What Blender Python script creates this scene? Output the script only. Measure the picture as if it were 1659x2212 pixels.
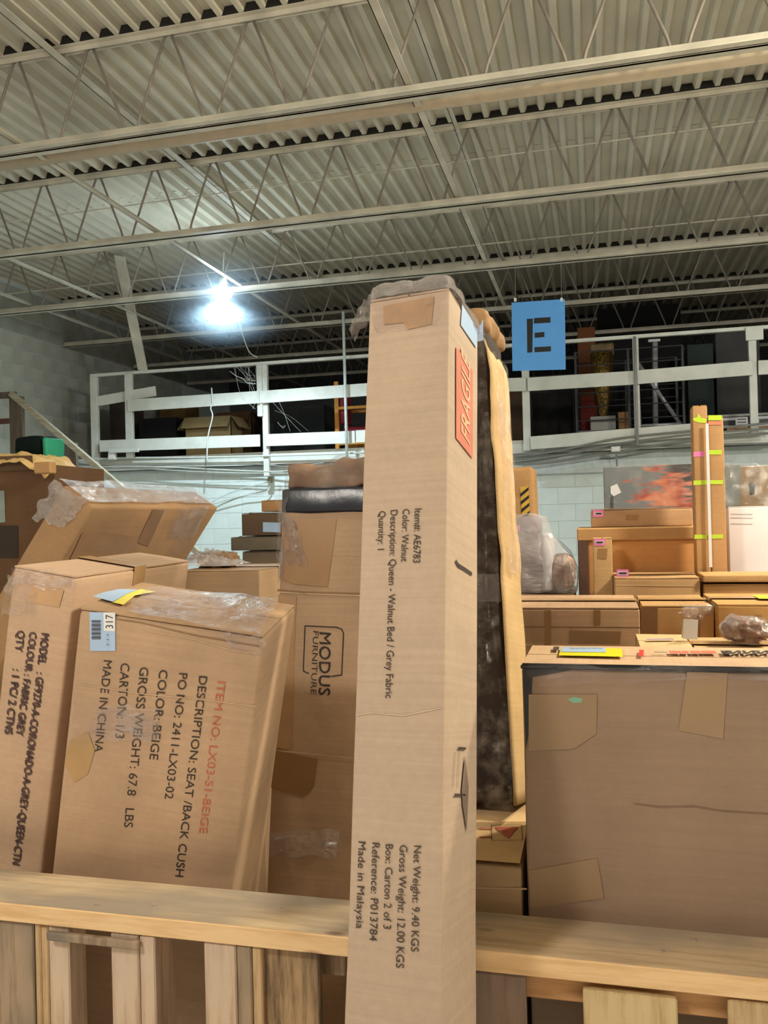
import bpy, bmesh, math, random
from mathutils import Vector, Matrix, noise
random.seed(7)
for o in list(bpy.data.objects): bpy.data.objects.remove(o)
SC = bpy.context.scene
COL = SC.collection
PI = math.pi

# ------------------------------------------------------------ camera
F_PX, YAW, PITCH, ROLL = 1825.0, .2427, .0061, .0245
CAM = Vector((0, 0, 1.6))
_cy, _sy = math.cos(YAW), math.sin(YAW)
FW = Vector((-_sy*math.cos(PITCH), _cy*math.cos(PITCH), math.sin(PITCH)))
R0 = Vector((_cy, _sy, 0)); U0 = R0.cross(FW)
RT = R0*math.cos(ROLL) - U0*math.sin(ROLL)
UP = R0*math.sin(ROLL) + U0*math.cos(ROLL)
cam = bpy.data.cameras.new('camera'); camo = bpy.data.objects.new('camera', cam); COL.objects.link(camo)
cam.sensor_fit = 'VERTICAL'; cam.sensor_height = 36.0; cam.lens = F_PX/2212*36; cam.clip_end = 200; cam.clip_start = .05
m3 = Matrix((RT, UP, -FW)).transposed()
camo.matrix_world = Matrix.Translation(CAM) @ m3.to_4x4()
SC.camera = camo

# ------------------------------------------------------------ world, lights, exposure
SC.view_settings.view_transform = 'Standard'; SC.view_settings.look = 'None'
SC.view_settings.gamma = 1; SC.view_settings.use_curve_mapping = False
SC.view_settings.exposure = 0.02
w = bpy.data.worlds.new('world'); SC.world = w; w.use_nodes = True
w.node_tree.nodes['Background'].inputs[0].default_value = (1.0, .93, .82, 1)
w.node_tree.nodes['Background'].inputs[1].default_value = .25

def lamp(name, loc, power, col, size, target=None, kind='AREA', spread=None):
    l = bpy.data.lights.new(name, kind); l.energy = power; l.color = col
    if kind == 'AREA':
        l.shape = 'DISK'; l.size = size
        if spread: l.spread = spread
    else: l.shadow_soft_size = size
    o = bpy.data.objects.new(name, l); COL.objects.link(o); o.location = loc
    d = Vector(target if target else (loc[0], loc[1], 0)) - Vector(loc)
    o.rotation_euler = d.to_track_quat('-Z', 'Y').to_euler()
    return o
lamp('warehouse_light_left', (-2.0, -1.2, 3.95), 80, (1, .93, .84), .45, (-.8, 1.6, .6))
lamp('warehouse_light_right', (2.6, 4.6, 4.0), 165, (1, .90, .66), .4, (.4, 2.2, .8))
for _x, _y in ((-3.2, -3.2), (2.4, -3.4), (-.6, -6.8), (4.2, -6.6)):
    lamp('floor_bounce_light', (_x, _y, 3.95), 290, (1, .95, .86), .6, spread=1.75)  # unseen lamps added so the floor bounces light up to the deck
lamp('added_carton_light', (2.7, 2.45, 4.0), 170, (1, .92, .74), .4, (.9, 3.8, .8))  # unseen lamp added to brighten the right background cartons
lamp('back_fill_light', (3.6, 7.2, 4.0), 35, (.95, 1, .97), .3, (1.8, 9.0, .8))  # unseen fill lamp added to brighten the back wall

# ------------------------------------------------------------ helpers
def ray(x, y): return FW + RT*((x-829.5)/F_PX) - UP*((y-1106)/F_PX)
def at(x, y, Y): d = ray(x, y); return CAM + d*(Y/d.y)
def atZ(x, y, Z): d = ray(x, y); return CAM + d*((Z-1.6)/d.z)
def lin(c):
    return tuple(((v/255)/12.92 if v/255 <= .04045 else ((v/255+.055)/1.055)**2.4) for v in c)

def mk(name, verts, faces, mat, parent=None, smooth=False):
    me = bpy.data.meshes.new(name); me.from_pydata([tuple(v) for v in verts], [], faces); me.update()
    if smooth:
        for p in me.polygons: p.use_smooth = True
    if mat: me.materials.append(mat)
    o = bpy.data.objects.new(name, me); COL.objects.link(o)
    if parent: o.parent = parent
    return o
class MB:
    def __init__(s): s.v = []; s.f = []
    def add(s, v, f):
        n = len(s.v); s.v += [Vector(a) for a in v]; s.f += [tuple(i+n for i in q) for q in f]; return s
    def box(s, x0, y0, z0, x1, y1, z1, M=None):
        v = [Vector((x, y, z)) for z in (z0, z1) for y in (y0, y1) for x in (x0, x1)]
        if M: v = [M @ a for a in v]
        return s.add(v, [(0, 2, 3, 1), (4, 5, 7, 6), (0, 1, 5, 4), (2, 6, 7, 3), (0, 4, 6, 2), (1, 3, 7, 5)])
    def beam(s, a, b, w, h, up=(0, 0, 1)):
        a = Vector(a); b = Vector(b); t = (b-a).normalized(); u = Vector(up); x = t.cross(u).normalized(); z = x.cross(t)
        v = [p + x*i*w/2 + z*j*h/2 for p in (a, b) for j in (-1, 1) for i in (-1, 1)]
        return s.add(v, [(0, 1, 3, 2), (4, 6, 7, 5), (0, 4, 5, 1), (2, 3, 7, 6), (0, 2, 6, 4), (1, 5, 7, 3)])
    def tube(s, pts, r, n=8, caps=True):
        pts = [Vector(p) for p in pts]; rr = r if isinstance(r, (list, tuple)) else [r]*len(pts)
        rings = []; ref = None; base = len(s.v); v = []
        for i, p in enumerate(pts):
            t = (pts[min(i+1, len(pts)-1)] - pts[max(i-1, 0)]).normalized()
            if ref is None: ref = t.orthogonal().normalized()
            ref = (ref - t*ref.dot(t)).normalized(); q = t.cross(ref)
            v += [p + (ref*math.cos(2*PI*k/n) + q*math.sin(2*PI*k/n))*rr[i] for k in range(n)]
        f = [(i*n+k, i*n+(k+1) % n, (i+1)*n+(k+1) % n, (i+1)*n+k) for i in range(len(pts)-1) for k in range(n)]
        if caps: f += [tuple(range(n-1, -1, -1)), tuple(range((len(pts)-1)*n, len(pts)*n))]
        return s.add(v, f)
    def build(s, name, mat, parent=None, smooth=False, bevel=0):
        o = mk(name, s.v, s.f, mat, parent, smooth)
        if bevel:
            bm = bmesh.new(); bm.from_mesh(o.data)
            bmesh.ops.bevel(bm, geom=bm.edges[:], offset=bevel, segments=1, affect='EDGES', clamp_overlap=True)
            bm.to_mesh(o.data); bm.free()
        return o
def tag(o, label=None, cat=None, group=None, kind=None):
    for k, v in (('label', label), ('category', cat), ('group', group), ('kind', kind)):
        if v: o[k] = v
    return o
def thing(name, label, cat, M=None, group=None):
    o = bpy.data.objects.new(name, None); COL.objects.link(o); o.empty_display_size = .1
    if M is not None: o.matrix_world = M if isinstance(M, Matrix) else Matrix.Translation(M)
    return tag(o, label, cat, group)
def spline(pts, n=8):
    pts = [Vector(p) for p in pts]; out = []
    P = [pts[0]*2-pts[1]] + pts + [pts[-1]*2-pts[-2]]
    for i in range(1, len(P)-2):
        for k in range(n):
            t = k/n; a, b, c, d = P[i-1], P[i], P[i+1], P[i+2]
            out.append(.5*((2*b)+(c-a)*t+(2*a-5*b+4*c-d)*t*t+(3*b-a-3*c+d)*t**3))
    out.append(pts[-1]); return out

# ------------------------------------------------------------ materials
def newmat(name):
    m = bpy.data.materials.new(name); m.use_nodes = True; nt = m.node_tree
    return m, nt, nt.nodes['Principled BSDF']
def nd(nt, t, **kw):
    n = nt.nodes.new(t)
    for k, v in kw.items():
        if k in n.inputs: n.inputs[k].default_value = v
        else: setattr(n, k, v)
    return n
def ramp(nt, src, stops):
    r = nt.nodes.new('ShaderNodeValToRGB'); e = r.color_ramp.elements
    while len(e) < len(stops): e.new(.5)
    for q, (p, c) in zip(e, stops): q.position = p; q.color = (*c, 1) if len(c) == 3 else c
    nt.links.new(src, r.inputs[0]); return r.outputs[0]
def coords(nt, scale=(1, 1, 1)):
    tc = nt.nodes.new('ShaderNodeTexCoord'); mp = nt.nodes.new('ShaderNodeMapping'); mp.inputs['Scale'].default_value = scale
    nt.links.new(tc.outputs['Object'], mp.inputs[0]); return mp.outputs[0]
def mix(nt, a, b, fac, mode='MIX'):
    n = nt.nodes.new('ShaderNodeMix'); n.data_type = 'RGBA'; n.blend_type = mode
    for s, v in ((n.inputs[0], fac), (n.inputs[6], a), (n.inputs[7], b)):
        if hasattr(v, 'links') or isinstance(v, bpy.types.NodeSocket): nt.links.new(v, s)
        else: s.default_value = v if not isinstance(v, tuple) or len(v) == 4 else (*v, 1)
    return n.outputs[2]
def noise_tex(nt, vec, scale, detail=4, rough=.55):
    n = nt.nodes.new('ShaderNodeTexNoise'); n.inputs['Scale'].default_value = scale; n.inputs['Detail'].default_value = detail
    n.inputs['Roughness'].default_value = rough; nt.links.new(vec, n.inputs['Vector']); return n.outputs[0]
def bump(nt, bs, h, strength, dist=.01):
    b = nt.nodes.new('ShaderNodeBump'); b.inputs['Strength'].default_value = strength; b.inputs['Distance'].default_value = dist
    nt.links.new(h, b.inputs['Height']); nt.links.new(b.outputs[0], bs.inputs['Normal'])
_cards = {}
def card(c, dirt=.12, flute='z', gloss=.0):
    k = (c, dirt, flute, gloss)
    if k in _cards: return _cards[k]
    m, nt, bs = newmat('cardboard'); L = lin(c)
    v = coords(nt)
    big = noise_tex(nt, v, 2.3, 3); fine = noise_tex(nt, v, 60, 3, .7)
    sv = coords(nt, (1.5, 1.5, 95) if flute == 'z' else (95, 1.5, 1.5))
    st = noise_tex(nt, sv, 1.2, 2)
    col = mix(nt, tuple(a*(1-dirt*1.6) for a in L), tuple(min(1, a*(1+dirt*.6)) for a in L), ramp(nt, big, [(.33, (0, 0, 0)), (.66, (1, 1, 1))]))
    col = mix(nt, col, ramp(nt, st, [(.3, (.88, .88, .88)), (.7, (1, 1, 1))]), .8, 'MULTIPLY')
    col = mix(nt, col, ramp(nt, fine, [(.3, (.93, .92, .9)), (.7, (1, 1, 1))]), 1.0, 'MULTIPLY')
    nt.links.new(col, bs.inputs['Base Color'])
    bs.inputs['Roughness'].default_value = .78 - gloss
    bs.inputs['Specular IOR Level'].default_value = .3
    hb = noise_tex(nt, v, 5.5, 2, .4)
    b1 = nt.nodes.new('ShaderNodeBump'); b1.inputs['Strength'].default_value = .5; b1.inputs['Distance'].default_value = .02; nt.links.new(hb, b1.inputs['Height'])
    b2 = nt.nodes.new('ShaderNodeBump'); b2.inputs['Strength'].default_value = .1; b2.inputs['Distance'].default_value = .002; nt.links.new(st, b2.inputs['Height'])
    nt.links.new(b1.outputs[0], b2.inputs['Normal']); nt.links.new(b2.outputs[0], bs.inputs['Normal'])
    _cards[k] = m; return m
_pl = {}
def plain(c, rough=.6, metal=0, var=.08, scale=12, bmp=0, spec=.4):
    k = (c, rough, metal, var, scale, bmp, spec)
    if k in _pl: return _pl[k]
    m, nt, bs = newmat('plain'); L = lin(c); v = coords(nt)
    n = noise_tex(nt, v, scale, 4)
    col = mix(nt, tuple(a*(1-var*1.5) for a in L), tuple(min(1, a*(1+var*.5)) for a in L), ramp(nt, n, [(.35, (0, 0, 0)), (.65, (1, 1, 1))]))
    nt.links.new(col, bs.inputs['Base Color']); bs.inputs['Roughness'].default_value = rough
    bs.inputs['Metallic'].default_value = metal; bs.inputs['Specular IOR Level'].default_value = spec
    if bmp: bump(nt, bs, n, bmp, .01)
    _pl[k] = m; return m
_wd = {}
def wood(c, dark, axis='x', grey=None, knots=True):
    k = (c, dark, axis, grey, knots)
    if k in _wd: return _wd[k]
    m, nt, bs = newmat('wood')
    s = {'x': (1.2, 14, 14), 'z': (14, 14, 1.2), 'y': (14, 1.2, 14)}[axis]
    v = coords(nt, s); g = noise_tex(nt, v, 3.2, 6, .65); v2 = coords(nt)
    col = mix(nt, lin(dark), lin(c), ramp(nt, g, [(.34, (0, 0, 0)), (.56, (1, 1, 1))]))
    if grey:
        b = noise_tex(nt, coords(nt, {'x': (.5, 1, 1), 'z': (1, 1, .5), 'y': (1, .5, 1)}[axis]), 5, 3)
        col = mix(nt, col, lin(grey), ramp(nt, b, [(.42, (0, 0, 0)), (.6, (.85, .85, .85))]))
    if knots:
        vo = nt.nodes.new('ShaderNodeTexVoronoi'); vo.inputs['Scale'].default_value = 1.0
        ks = {'x': (3.3, 8, 8), 'z': (8, 8, 3.3), 'y': (8, 3.3, 8)}[axis]
        nt.links.new(coords(nt, ks), vo.inputs['Vector'])
        col = mix(nt, lin((92, 52, 38)), col, ramp(nt, vo.outputs['Distance'], [(.05, (0, 0, 0)), (.11, (1, 1, 1))]))
    nt.links.new(col, bs.inputs['Base Color']); bs.inputs['Roughness'].default_value = .8
    bs.inputs['Specular IOR Level'].default_value = .25
    bump(nt, bs, g, .25, .004)
    _wd[k] = m; return m
def film(name, tint=(.97, .96, .97), lo=.02, hi=.35, scale=9, milky=.04, rough=.14, bstr=.9):
    m = bpy.data.materials.new(name); m.use_nodes = True; nt = m.node_tree; nt.nodes.clear()
    out = nt.nodes.new('ShaderNodeOutputMaterial'); tr = nt.nodes.new('ShaderNodeBsdfTransparent'); tr.inputs[0].default_value = (*tint, 1)
    gl = nt.nodes.new('ShaderNodeBsdfGlossy'); gl.inputs['Roughness'].default_value = rough; gl.inputs[0].default_value = (.95, .95, .95, 1)
    df = nt.nodes.new('ShaderNodeBsdfDiffuse'); df.inputs[0].default_value = (.86, .80, .78, 1)
    v = coords(nt); n1 = noise_tex(nt, v, scale, 5, .6); n2 = noise_tex(nt, coords(nt, (1, 1, 2.5)), scale*2.2, 5, .7)
    f = nt.nodes.new('ShaderNodeMapRange'); f.inputs[1].default_value = .42; f.inputs[2].default_value = .68; f.inputs[3].default_value = lo; f.inputs[4].default_value = hi
    nt.links.new(n1, f.inputs[0])
    b = nt.nodes.new('ShaderNodeBump'); b.inputs['Strength'].default_value = bstr; b.inputs['Distance'].default_value = .03
    nt.links.new(n2, b.inputs['Height']); nt.links.new(b.outputs[0], gl.inputs['Normal']); nt.links.new(b.outputs[0], df.inputs['Normal'])
    a = nt.nodes.new('ShaderNodeMixShader'); a.inputs[0].default_value = milky
    nt.links.new(tr.outputs[0], a.inputs[1]); nt.links.new(df.outputs[0], a.inputs[2])
    c = nt.nodes.new('ShaderNodeMixShader'); nt.links.new(f.outputs[0], c.inputs[0]); nt.links.new(a.outputs[0], c.inputs[1]); nt.links.new(gl.outputs[0], c.inputs[2])
    nt.links.new(c.outputs[0], out.inputs[0]); return m
FILM = film('stretch_film'); FILM_MILK = film('milky_film', milky=.34, hi=.4, scale=14)
FILM_DARK = film('dark_panel_film', lo=.005, hi=.32, scale=20, milky=.0, rough=.08, bstr=1)
FILM_SOFT = film('soft_film', lo=.01, hi=.10, scale=6, milky=.02, rough=.2, bstr=.6)
TAN = (196, 160, 124); TAN2 = (190, 150, 108); PINKTAN = (196, 164, 136); DKTAN = (150, 118, 88); GREYTAN = (140, 122, 104)
M_TAPE = plain((160, 122, 80), .45, var=.04, spec=.3); M_TAPE2 = plain((176, 140, 98), .28, var=.04, spec=.5)
M_INK = plain((62, 52, 46), .8, var=.15, scale=40); M_INKP = plain((86, 64, 62), .8, var=.25, scale=60); M_RED = plain((196, 108, 84), .8, var=.1, scale=40)
M_REDPALE = plain((202, 120, 98), .8, var=.08); M_BLACK = plain((22, 22, 24), .5); M_DUCT = plain((34, 38, 50), .3, var=.2, bmp=.2, spec=.6)
M_BLUE = plain((92, 168, 246), .55, var=.03); M_LBL = plain((168, 194, 226), .4, var=.04); M_WHITE = plain((228, 228, 230), .5, var=.03)
M_YEL = plain((232, 214, 30), .4, var=.04); M_NEON = plain((196, 224, 60), .5, var=.05); M_PINK = plain((240, 130, 190), .5, var=.05)
M_STEEL = plain((204, 199, 184), .55, var=.14, scale=4); M_RAILW = plain((212, 216, 210), .5, var=.08, scale=5)
M_DECK = plain((202, 197, 180), .6, var=.10, scale=1.5); M_CEM = plain((120, 118, 112), .85, var=.15, scale=3)

# ------------------------------------------------------------ setting
def struct(o, kind='structure'): o['kind'] = kind; return o
fl = MB().box(-7.6, -9, -.1, 7, 16.4, 0).build('floor', plain((196, 190, 180), .7, var=.1, scale=2)); struct(fl)
# corrugated steel roof deck: three lapped runs of sheets
PER = .1437; X0 = -3.78
ceil = thing('ceiling', None, None, (0, 0, 4.75)); struct(ceil)
laps = [-9.0, -4.0, 3.1, 6.15, 7.45, 10.6, 13.4, 16.4]
for i in range(len(laps)-1):
    y0, y1 = laps[i], laps[i+1]+.12; dz = .0045*(i % 2)
    v = []; f = []
    k0 = -28; nrib = 95
    for k in range(nrib):
        x = X0 + (k+k0)*PER
        for dx, z in ((.0, 0), (.034, 0), (.054, .053), (.1237, .053)):
            v += [(x+dx, y0, z+dz), (x+dx, y1, z+dz)]
    n = len(v)//2
    f = [(2*j, 2*j+2, 2*j+3, 2*j+1) for j in range(n-1)]
    o = mk('deck_sheet', v, f, M_DECK, ceil)
    sm = o.modifiers.new('s', 'SOLIDIFY'); sm.thickness = .002; sm.offset = 1
# open-web joists
P = .562; WX = -3.97
M_ROD = plain((150, 142, 134), .6, var=.1)
M_FLUTE_SHADE = plain((34, 32, 30), .9, var=.1)
JY = [3.05, 4.92, 6.77, 8.60, 10.45, 12.3, 14.15, 16.0]
jl = ['nearest to the camera, above the top of the photo', 'nearest in view, crossing the top left corner', 'second in view, crossing above the hanging lamp area',
      'third in view, passing right behind the glowing lamp', 'fourth in view, just past the mezzanine railing', 'fifth, dim, over the mezzanine', 'sixth, dark, deep over the mezzanine', 'last, against the far upper wall']
XL, XR = -7.15, 4.6
for j, Y in enumerate(JY):
    t = thing('roof_joist', 'off-white open-web roof joist, ' + jl[j], 'joist', (0, Y, 4.1), 'roof joists')
    b = MB()
    for s in (-1, 1):
        b.box(XL, s*.012, 0, XR, s*.012+s*.006, .06); b.box(XL, s*.012, 0, XR, s*.065, .006)
    b.build('bottom_chord', M_STEEL, t)
    b = MB()
    for s in (-1, 1):
        b.box(XL, s*.012, .612, XR, s*.012+s*.006, .648); b.box(XL, s*.012, .642, XR, s*.050, .648)
    b.build('top_chord', M_STEEL, t)
    MB().box(XL, -.056, .6505, XR, -.050, .702).build('flute_shade_strip', M_FLUTE_SHADE, t)  # dark strip added to stand for the shade inside the deck flutes
    k = -6
    while WX + (k+1)*P < XR:
        x = WX + k*P
        if x - P/2 > XL:
            # one bent rod: down from the top chord, round the bottom, up again
            pts = [(x-P/2+.02, 0, .625), (x-.065, 0, .12), (x-.05, 0, .065), (x-.028, 0, .032), (x, 0, .022), (x+.028, 0, .032), (x+.05, 0, .065), (x+.065, 0, .12), (x+P/2-.02, 0, .625)]
            MB().tube(pts, .010, 6).build('web_rod', M_ROD, t, True)
        k += 1
# bridging angles along the joists
def bridging(x, z, y0, y1, label, r=.02):
    b = MB(); b.box(-r, 0, 0, r, y1-y0, .005); b.box(-r, 0, 0, -r+.005, y1-y0, 2*r)
    o = b.build('bridging_angle', M_STEEL); o.location = (x, y0, z); tag(o, label, 'steel angle', 'bridging angles')
bridging(-1.0, 4.165, 3.0, 16.1, 'pale steel angle running front to back under the joists, above the tall carton', .024)
bridging(-3.68, 4.165, 3.0, 16.1, 'pale steel angle running front to back that ends toward the glowing lamp', .024)
bridging(-5.40, 4.165, 4.9, 16.1, 'pale steel angle nearer of the two left of the slanted brace', .022)
bridging(-6.3, 4.165, 4.9, 16.1, 'pale steel angle furthest left near the block wall', .022)
bridging(-.98, 4.685, 3.0, 16.1, 'grey steel angle tucked up under the deck above the tall carton', .018)
bridging(-3.35, 4.685, 3.0, 16.1, 'grey steel angle tucked up under the deck over the lamp', .03)
# pipe behind first joist
p = MB().tube([(-7.1, 5.22, 4.19), (4.5, 5.22, 4.19)], .042, 16).build('sprinkler_pipe', plain((186, 172, 150), .5, var=.06), smooth=True)
tag(p, 'thick beige pipe running along behind the nearest roof joist', 'pipe')
p = MB().tube([(-7.1, 7.1, 4.55), (4.5, 7.0, 4.60)], .006, 6).build('conduit', M_STEEL); tag(p, 'thin wire conduit crossing behind the second joist', 'conduit')
p = MB().tube([(-7.1, 9.1, 4.5), (4.5, 9.1, 4.53)], .008, 6).build('conduit', M_STEEL); tag(p, 'thin conduit crossing behind the third joist', 'conduit')

# block walls
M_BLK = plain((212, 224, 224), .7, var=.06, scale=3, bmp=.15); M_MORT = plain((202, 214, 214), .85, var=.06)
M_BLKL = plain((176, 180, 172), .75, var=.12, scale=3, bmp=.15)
wb = thing('wall_back', None, None, (0, 10.15, 0)); struct(wb)
MB().box(-7.2, 0, 0, 5, .2, 2.3).build('mortar_bed', M_MORT, wb)
me = None
for r in range(11):
    z = .1 + r*.2
    for c in range(31):
        x = -7.2 + c*.4 + (.2 if r % 2 else 0)
        if x > 4.6: continue
        if me is None:
            o = MB().box(.001, -.006, .0015, .399, .004, .1985).build('block', M_BLK, wb, bevel=.003); me = o.data
        else:
            o = bpy.data.objects.new('block', me); COL.objects.link(o); o.parent = wb
        if x < -1.2 or r < 11: o.location = (x, random.uniform(-.001, .001), z)
wl = thing('wall_left', None, None, (-7.2, 0, 0)); struct(wl)
MB().box(-.2, -9, 0, 0, 16.2, 4.85).build('mortar_bed', M_MORT, wl)
me = None
for r in range(14):
    z = 1.9 + r*.2
    for c in range(16):
        y = 7.6 + c*.4 + (.2 if r % 2 else 0)
        if me is None:
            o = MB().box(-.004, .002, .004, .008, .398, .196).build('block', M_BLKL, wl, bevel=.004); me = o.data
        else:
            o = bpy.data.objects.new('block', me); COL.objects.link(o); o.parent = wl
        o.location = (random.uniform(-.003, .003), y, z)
struct(MB().box(-7.4, 16.1, 0, 5, 16.3, 4.85).build('wall_far', plain((92, 96, 98), .8)))
struct(MB().box(4.8, 2, 0, 5, 16.2, 4.85).build('wall_right', plain((150, 150, 146), .8)))
mz = MB().box(-7.2, 10.0, 2.3, 4.8, 16.1, 2.44).build('mezzanine_floor', plain((88, 86, 80), .8)); struct(mz)
tr = MB().box(-7.2, 9.985, 2.30, 4.8, 10.0, 2.46).build('trim_1', M_RAILW); struct(tr)
tr = MB().box(-.9, 10.06, 2.06, 4.8, 10.15, 2.2).build('trim_2', plain((196, 206, 208), .6)); struct(tr)

# ------------------------------------------------------------ mezzanine railing
rail = thing('mezzanine_railing', 'white painted steel railing with plank mid rails along the mezzanine edge', 'railing', (0, 9.95, 2.45))
rr = rail.matrix_world.inverted() if False else Matrix.Translation((0, -9.95, -2.45))
def rl(p): return rr @ Vector(p)
a = at(196, 812, 9.95); b = at(1659, 716, 9.95)
MB().box(a.x, -.025, 1.10, 3.2, .025, 1.14).build('top_rail', M_RAILW, rail, bevel=.004)
def post(px, w, z0=.02, z1=1.1, dy=0, name='post'):
    x = at(px, 880, 9.95).x
    return MB().box(x-w/2, -.03+dy, z0, x+w/2, .03+dy, z1).build(name, M_RAILW, rail, bevel=.004)
post(205, .10, -.1); post(284, .10, 0, 1.1, -.05); post(565, .07, .45, 1.1, -.03); post(574, .075, -.3, 1.1)
post(1137, .085, -.12); post(1376, .065, -.05); post(1628, .08, -.05)
xx = at(1628, 720, 9.95).x
MB().box(xx-.09, -.055, .98, xx+.09, -.026, 1.13).build('bracket_plate', M_RAILW, rail, bevel=.004)
def plank(p0, p1, h, dy, name='rail_plank', m=M_RAILW):
    A = rl(at(*p0, 9.95)); B = rl(at(*p1, 9.95)); A.y = B.y = dy
    MB().beam(A, B, .025, h).build(name, m, rail, bevel=.003)
plank((284, 878), (566, 860), .155, -.09); plank((560, 860), (800, 843), .155, -.065)
plank((800, 843), (1137, 832), .155, -.065); plank((1140, 832), (1376, 817), .155, -.05); plank((1376, 817), (1624, 797), .155, -.065); plank((1636, 796), (1800, 788), .155, -.05)
plank((208, 868), (338, 845), .13, -.015)
plank((225, 965), (568, 953), .15, -.095, 'toe_board'); plank((578, 952), (770, 945), .15, -.06, 'toe_board'); plank((772, 944), (1100, 930), .15, -.06, 'toe_board')
plank((1147, 958), (1500, 930), .15, -.06, 'toe_board')
plank((248, 976), (312, 974), .05, -.14, 'toe_board')
# brace
a = at(258, 545, 8.8); b = at(309, 800, 9.93); a.z = 4.72
o = MB().beam(a, b, .13, .03, up=(0, 1, .4)).build('diagonal_brace', M_STEEL, bevel=.003); tag(o, 'flat slanted white steel brace from roof down to the railing', 'brace')
# pipe by the chair
a = at(740, 650, 9.86); b = at(752, 1000, 9.86)
a = Vector((b.x-.005, 9.82, 4.1)); b = Vector((b.x, 9.82, 2.2))
tag(MB().tube([a, b], .018, 10).build('vertical_conduit', plain((200, 210, 210), .4), smooth=True), 'slim vertical conduit in front of the railing by the wooden chair', 'conduit')
a = at(1371, 740, 9.85); b = at(1369, 950, 9.85)
tag(MB().tube([Vector((a.x, 9.84, 3.55)), Vector((a.x, 9.84, 2.35))], .016, 8).build('vertical_conduit', plain((150, 150, 150), .4), smooth=True), 'grey vertical conduit beside the railing post right of the blue sign', 'conduit')

# cables along the slab edge
cabs = [
    ('white cable sagging just under the railing from the left block wall', [(100, 1000), (240, 990), (420, 988), (600, 984), (790, 978)], .012, 9.9),
    ('thin cable running level along the top of the block wall', [(160, 1008), (330, 1008), (560, 1018), (640, 1016)], .008, 9.92),
    ('grey cable drooping along the wall behind the slanted carton', [(160, 1002), (250, 1007), (420, 1003), (560, 1003), (620, 1008), (700, 1000)], .010, 9.95),
    ('thin low cable crossing the block wall', [(160, 1000), (330, 1013), (480, 1021), (620, 1022), (790, 1022)], .006, 9.98),
    ('cable hanging from a hook down to the slanted carton', [(584, 1040), (560, 1046), (520, 1056), (480, 1072), (450, 1090)], .007, 10.05),
    ('second looser cable under the wall hook', [(584, 1042), (580, 1058), (565, 1066), (520, 1072), (450, 1092), (420, 1110)], .008, 10.05),
    ('pale cable from the lamp down to the railing', [(490, 640), (512, 660), (518, 700), (528, 735), (540, 762), (556, 772)], .006, 9.8),
    ('wavy white cable hanging on the mid rail left of the open carton', [(457, 838), (459, 872), (455, 882), (459, 900), (449, 945), (447, 1000)], .009, 9.78),
    ('upper black-grey cable sagging in a bundle below the right railing', [(1090, 988), (1200, 975), (1330, 948), (1500, 930), (1659, 914)], .012, 9.85),
    ('middle cable of the sagging bundle below the right railing', [(1090, 994), (1200, 985), (1340, 958), (1500, 938), (1659, 926)], .012, 9.87),
    ('lower cable of the sagging bundle below the right railing', [(1090, 1002), (1180, 1000), (1340, 975), (1500, 950), (1659, 936)], .014, 9.89),
    ('straight pale cable under the sagging bundle', [(1090, 984), (1300, 966), (1500, 962), (1659, 958)], .012, 9.93)]
M_CABG = plain((130, 132, 128), .6); M_CABW = plain((205, 212, 208), .5)
for i, (lb, pp, r, Y) in enumerate(cabs):
    o = MB().tube(spline([at(x, y, Y) for x, y in pp], 6), r, 6).build('cable', M_CABG if 'bundle' in lb or 'drooping' in lb else M_CABW, smooth=True)
    tag(o, lb, 'cable')
def jbox(px, py, Y, w, h, lb):
    c = at(px, py, Y); t = thing('junction_box', lb, 'junction box', c)
    MB().box(-w/2, -.03, -h/2, w/2, .03, h/2).build('box_body', M_RAILW, t, bevel=.006); MB().box(-w/2+.01, -.036, -h/2+.01, w/2-.01, -.03, h/2-.01).build('cover', M_WHITE, t)
jbox(243, 985, 9.86, .10, .10, 'small white junction box on the cables under the left railing')
jbox(1330, 970, 9.80, .10, .06, 'small white junction box under the right railing above the painted panel')
o = MB().tube([at(1331, 975, 9.82), at(1333, 1010, 9.9)], .01, 6).build('cable', M_CABG); tag(o, 'short grey drop cable under the right junction box', 'cable')
c = at(584, 1037, 10.12); o = MB().box(-.035, -.02, -.03, .035, .02, .03).build('wall_hook', plain((150, 140, 110), .5), bevel=.01); o.location = c; tag(o, 'little bracket hook on the block wall holding two cables', 'hook')

# cobwebs on the railing
cw = MB(); base = at(558, 800, 9.75)
for i in range(16):
    a = at(558+random.uniform(-60, 12), 786+random.uniform(-3, 10), 9.83); b = at(556+random.uniform(-14, 20), 830+random.uniform(-35, 60), 9.83)
    m_ = (a+b)/2 + Vector((random.uniform(-.1, .1), 0, -.08)); cw.tube(spline([a, m_, b], 4), .0012, 3, False)
for i in range(5):
    a = at(590+random.uniform(-8, 20), 860+random.uniform(0, 60), 9.83); b = at(640+random.uniform(-40, 30), 925+random.uniform(-10, 10), 9.83)
    cw.tube(spline([a, (a+b)/2 + Vector((0, 0, random.uniform(-.06, .06))), b], 4), .0008, 3, False)
cw.tube(spline([at(497, 802, 9.82), at(510, 812, 9.82), at(525, 818, 9.82), at(535, 828, 9.82), at(552, 829, 9.82)], 5), .0045, 5)
tag(cw.build('cobweb', M_CABW), 'dusty white cobweb strands around the lit railing post', 'cobweb', kind='stuff')

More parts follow.
